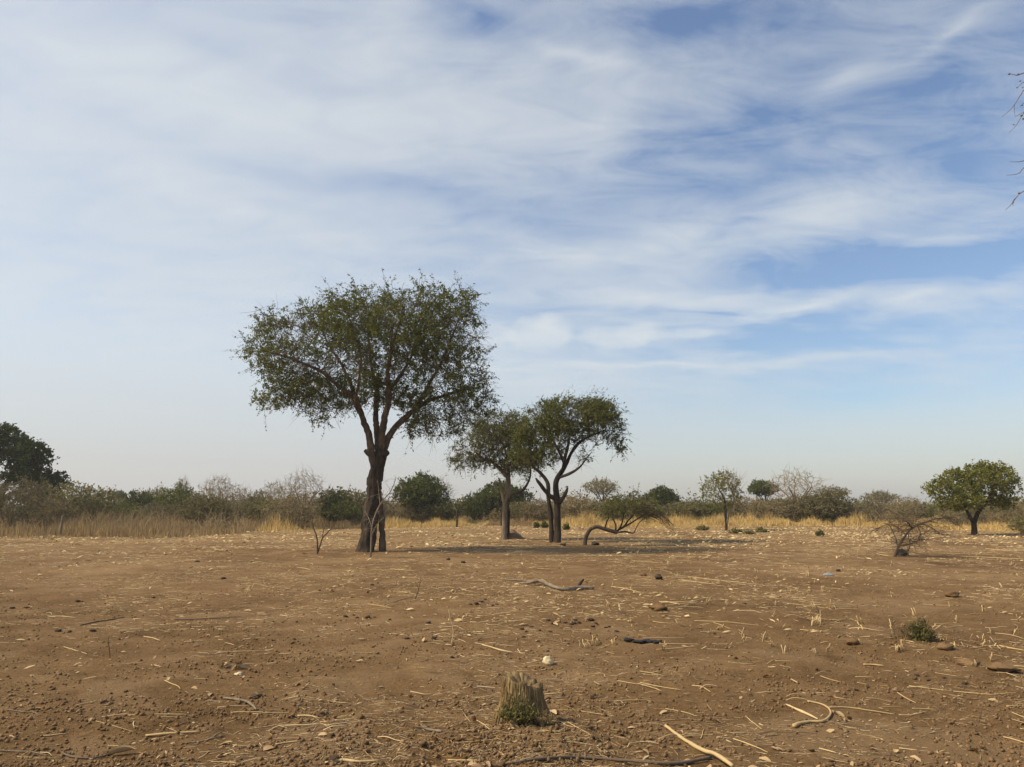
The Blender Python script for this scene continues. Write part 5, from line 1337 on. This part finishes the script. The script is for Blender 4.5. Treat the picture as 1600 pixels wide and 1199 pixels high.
# ------------------------------------------------------------------ uncountable litter
def litter():
    def spots(n, y0, y1, power, pad=120):
        py = y0 + (y1 - y0) * rng.random(n) ** power
        px = rng.uniform(-pad, 1600 + pad, n)
        x = (px - 800) / F_PX; u = (599.5 - py) / F_PX
        dy, dz = CP - u * SP, SP + u * CP
        t = -CAMH / dz
        return x * t, dy * t
    def fade(n, near, power=1.0):             # far cover thins out towards the camera, near litter away from it
        if near:
            py = 1215 - 330 * rng.random(n) ** power
        else:
            py = 823 + np.abs(rng.normal(size=n)) * power
        px = rng.uniform(-120, 1720, n)
        x = (px - 800) / F_PX; u = (599.5 - py) / F_PX
        dy, dz = CP - u * SP, SP + u * CP
        t = -CAMH / dz
        x, y = x * t, dy * t
        k = (y < edge_y(x) + 1.5) & (np.abs(x) < 200)
        return x[k], y[k]
    def straws(n, near, power, L0, L1, r, name, label, mat='straw', clump=-1, spin=.7):
        x, y = fade(n, near, power); n = len(x)
        q = vn(x / 1.6, y / 2.2, 41) + .7 * vn(x / .5, y / .6, 42)
        k = rng.random(n) < np.clip(.38 + 2.0 * q, .05, 1); x, y = x[k], y[k]; n = len(x)
        L = L0 + (L1 - L0) * rng.random(n) ** 1.8
        a = np.where(rng.random(n) < .45, rng.normal(size=n) * .6, rng.random(n) * 3.14)
        dx, dy = np.cos(a) * L / 2, np.sin(a) * L / 2
        z0, z1, zm = hgt(x - dx, y - dy), hgt(x + dx, y + dy), hgt(x, y)
        rr = r * (.5 + .9 * rng.random(n))
        up = rr * .8 + .002
        kx, ky = rng.normal(size=n) * L * .10, rng.normal(size=n) * L * .10
        p0 = np.stack([x - dx, y - dy, z0 + up], -1); p1 = np.stack([x + dx, y + dy, z1 + up + L * .05 * rng.random(n)], -1)
        pm = np.stack([x + kx, y + ky, np.maximum(zm, (z0 + z1) / 2) + up], -1)
        mb = MB(); mb.add(*prisms(p0, pm, rr, rr)); mb.add(*prisms(pm, p1, rr, rr * .6))
        tag(mb.obj(name, MT[mat]), label, 'litter', kind='stuff')
    straws(14000, True, 1.2, .02, .10, .0014, 'fine_chaff', 'fine straw chaff and rootlets strewn over the near soil')
    straws(3400, True, 1.1, .04, .18, .0022, 'broken_straw', 'broken straw pieces strewn over the near soil')
    straws(4600, True, 1.2, .03, .20, .0022, 'twig_litter', 'dark twig litter strewn over the near soil', 'stick')
    straws(30000, False, 75, .03, .20, .0040, 'scattered_straw', 'scattered straw over the middle of the field')
    straws(20000, False, 20, .15, .55, .0075, 'straw_cover', 'thick straw cover along the far side of the field', 'straw')
    def flakes(n, near, power, L0, L1, name, label, mat, lift):
        x, y = fade(n, near, power)
        q = vn(x / 3.0, y / 4.0, 51) + .6 * vn(x / .8, y / .9, 52)
        k = rng.random(len(x)) < np.clip(.35 + 1.6 * q, .03, 1); x, y = x[k], y[k]; n = len(x)
        L = L0 + (L1 - L0) * rng.random(n) ** 1.6; W = L * (.12 + .3 * rng.random(n))
        a = rng.normal(size=n) * .9
        d = np.stack([np.cos(a), np.sin(a), rng.normal(size=n) * .18], -1); s = np.stack([-np.sin(a), np.cos(a), rng.normal(size=n) * .3], -1)
        c = np.stack([x, y, hgt(x, y) + lift + L * .05], -1)
        L, W = L[:, None], W[:, None]
        h = np.array([0, 0, 1.0])
        V = np.stack([c - d * L / 2, c - d * L * .1 - s * W / 2 + h * W * .25, c - d * L * .1 + s * W / 2 + h * W * .25, c + d * L * .25 - s * W * .35 + h * W * .4, c + d * L * .25 + s * W * .35 + h * W * .4, c + d * L / 2 + h * W * .2], 1).reshape(-1, 3)
        i = (np.arange(n) * 6)[:, None]
        tag(mesh_obj(name, V, [i + np.array([[1, 2, 4, 3]]), np.vstack([i + np.array([[0, 2, 1]]), i + np.array([[3, 4, 5]])])], MT[mat]), label, 'litter', kind='stuff')
    flakes(12000, True, 1.15, .008, .042, 'leaf_crumbs', 'crumbled dry leaf bits on the near soil', 'dryleaf', .004)
    flakes(11000, False, 70, .03, .14, 'husk_bits', 'pale husk bits over the middle of the field', 'straw_pale', .01)
    flakes(22000, False, 17, .06, .22, 'husk_cover', 'pale husks and leaves covering the far side of the field', 'straw_pale', .012)
    flakes(11000, False, 13, .10, .28, 'bright_husks', 'bright yellow husk litter at the far field edge', 'straw_bright', .03)
    # soil crumbs
    n = 60000
    x, y = fade(n, True, 1.3)
    q = vn(x / .9, y / .8, 61) + .6 * vn(x / .28, y / .26, 62)
    k = rng.random(len(x)) < np.clip(.45 + 1.5 * q, .05, 1); x, y = x[k], y[k]; n = len(x)
    s = .0035 + .017 * rng.random(n) ** 3.5
    base = np.array([[1, 0, 0], [-1, 0, 0], [0, 1, 0], [0, -1, 0], [0, 0, 1], [0, 0, -1.0]])
    V = np.stack([x, y, hgt(x, y) + s * .3], -1)[:, None, :] + base[None] * s[:, None, None] * (.6 + .7 * rng.random((n, 6, 1))) + rng.normal(size=(n, 6, 3)) * s[:, None, None] * .18
    f = np.array([[0, 2, 4], [2, 1, 4], [1, 3, 4], [3, 0, 4], [2, 0, 5], [1, 2, 5], [3, 1, 5], [0, 3, 5]])
    F = ((np.arange(n) * 6)[:, None, None] + f[None]).reshape(-1, 3)
    tag(mesh_obj('soil_crumbs', V.reshape(-1, 3), F, MT['clod']), 'loose crumbs of brown soil in the foreground', 'soil', kind='stuff')
litter()

# ------------------------------------------------------------------ haze in the air
def haze():
    m, t, out = new_mat('dry_season_haze')
    v = t.nodes.new('ShaderNodeVolumePrincipled')
    v.inputs['Color'].default_value = (.95, .93, .90, 1)
    v.inputs['Density'].default_value = HAZE
    v.inputs['Anisotropy'].default_value = .3
    t.links.new(v.outputs[0], out.inputs['Volume'])
    x0, x1, y0, y1, z0, z1 = -1000, 1000, -80, 920, -1.2, 14
    V = [[x, y, z] for z in (z0, z1) for y in (y0, y1) for x in (x0, x1)]
    F = np.array([[0, 2, 3, 1], [4, 5, 7, 6], [0, 1, 5, 4], [2, 6, 7, 3], [0, 4, 6, 2], [1, 3, 7, 5]])
    tag(mesh_obj('haze', V, F, m), 'thin dusty haze lying over the field', 'haze', kind='stuff')
HAZE = .0005
if HAZE: haze()
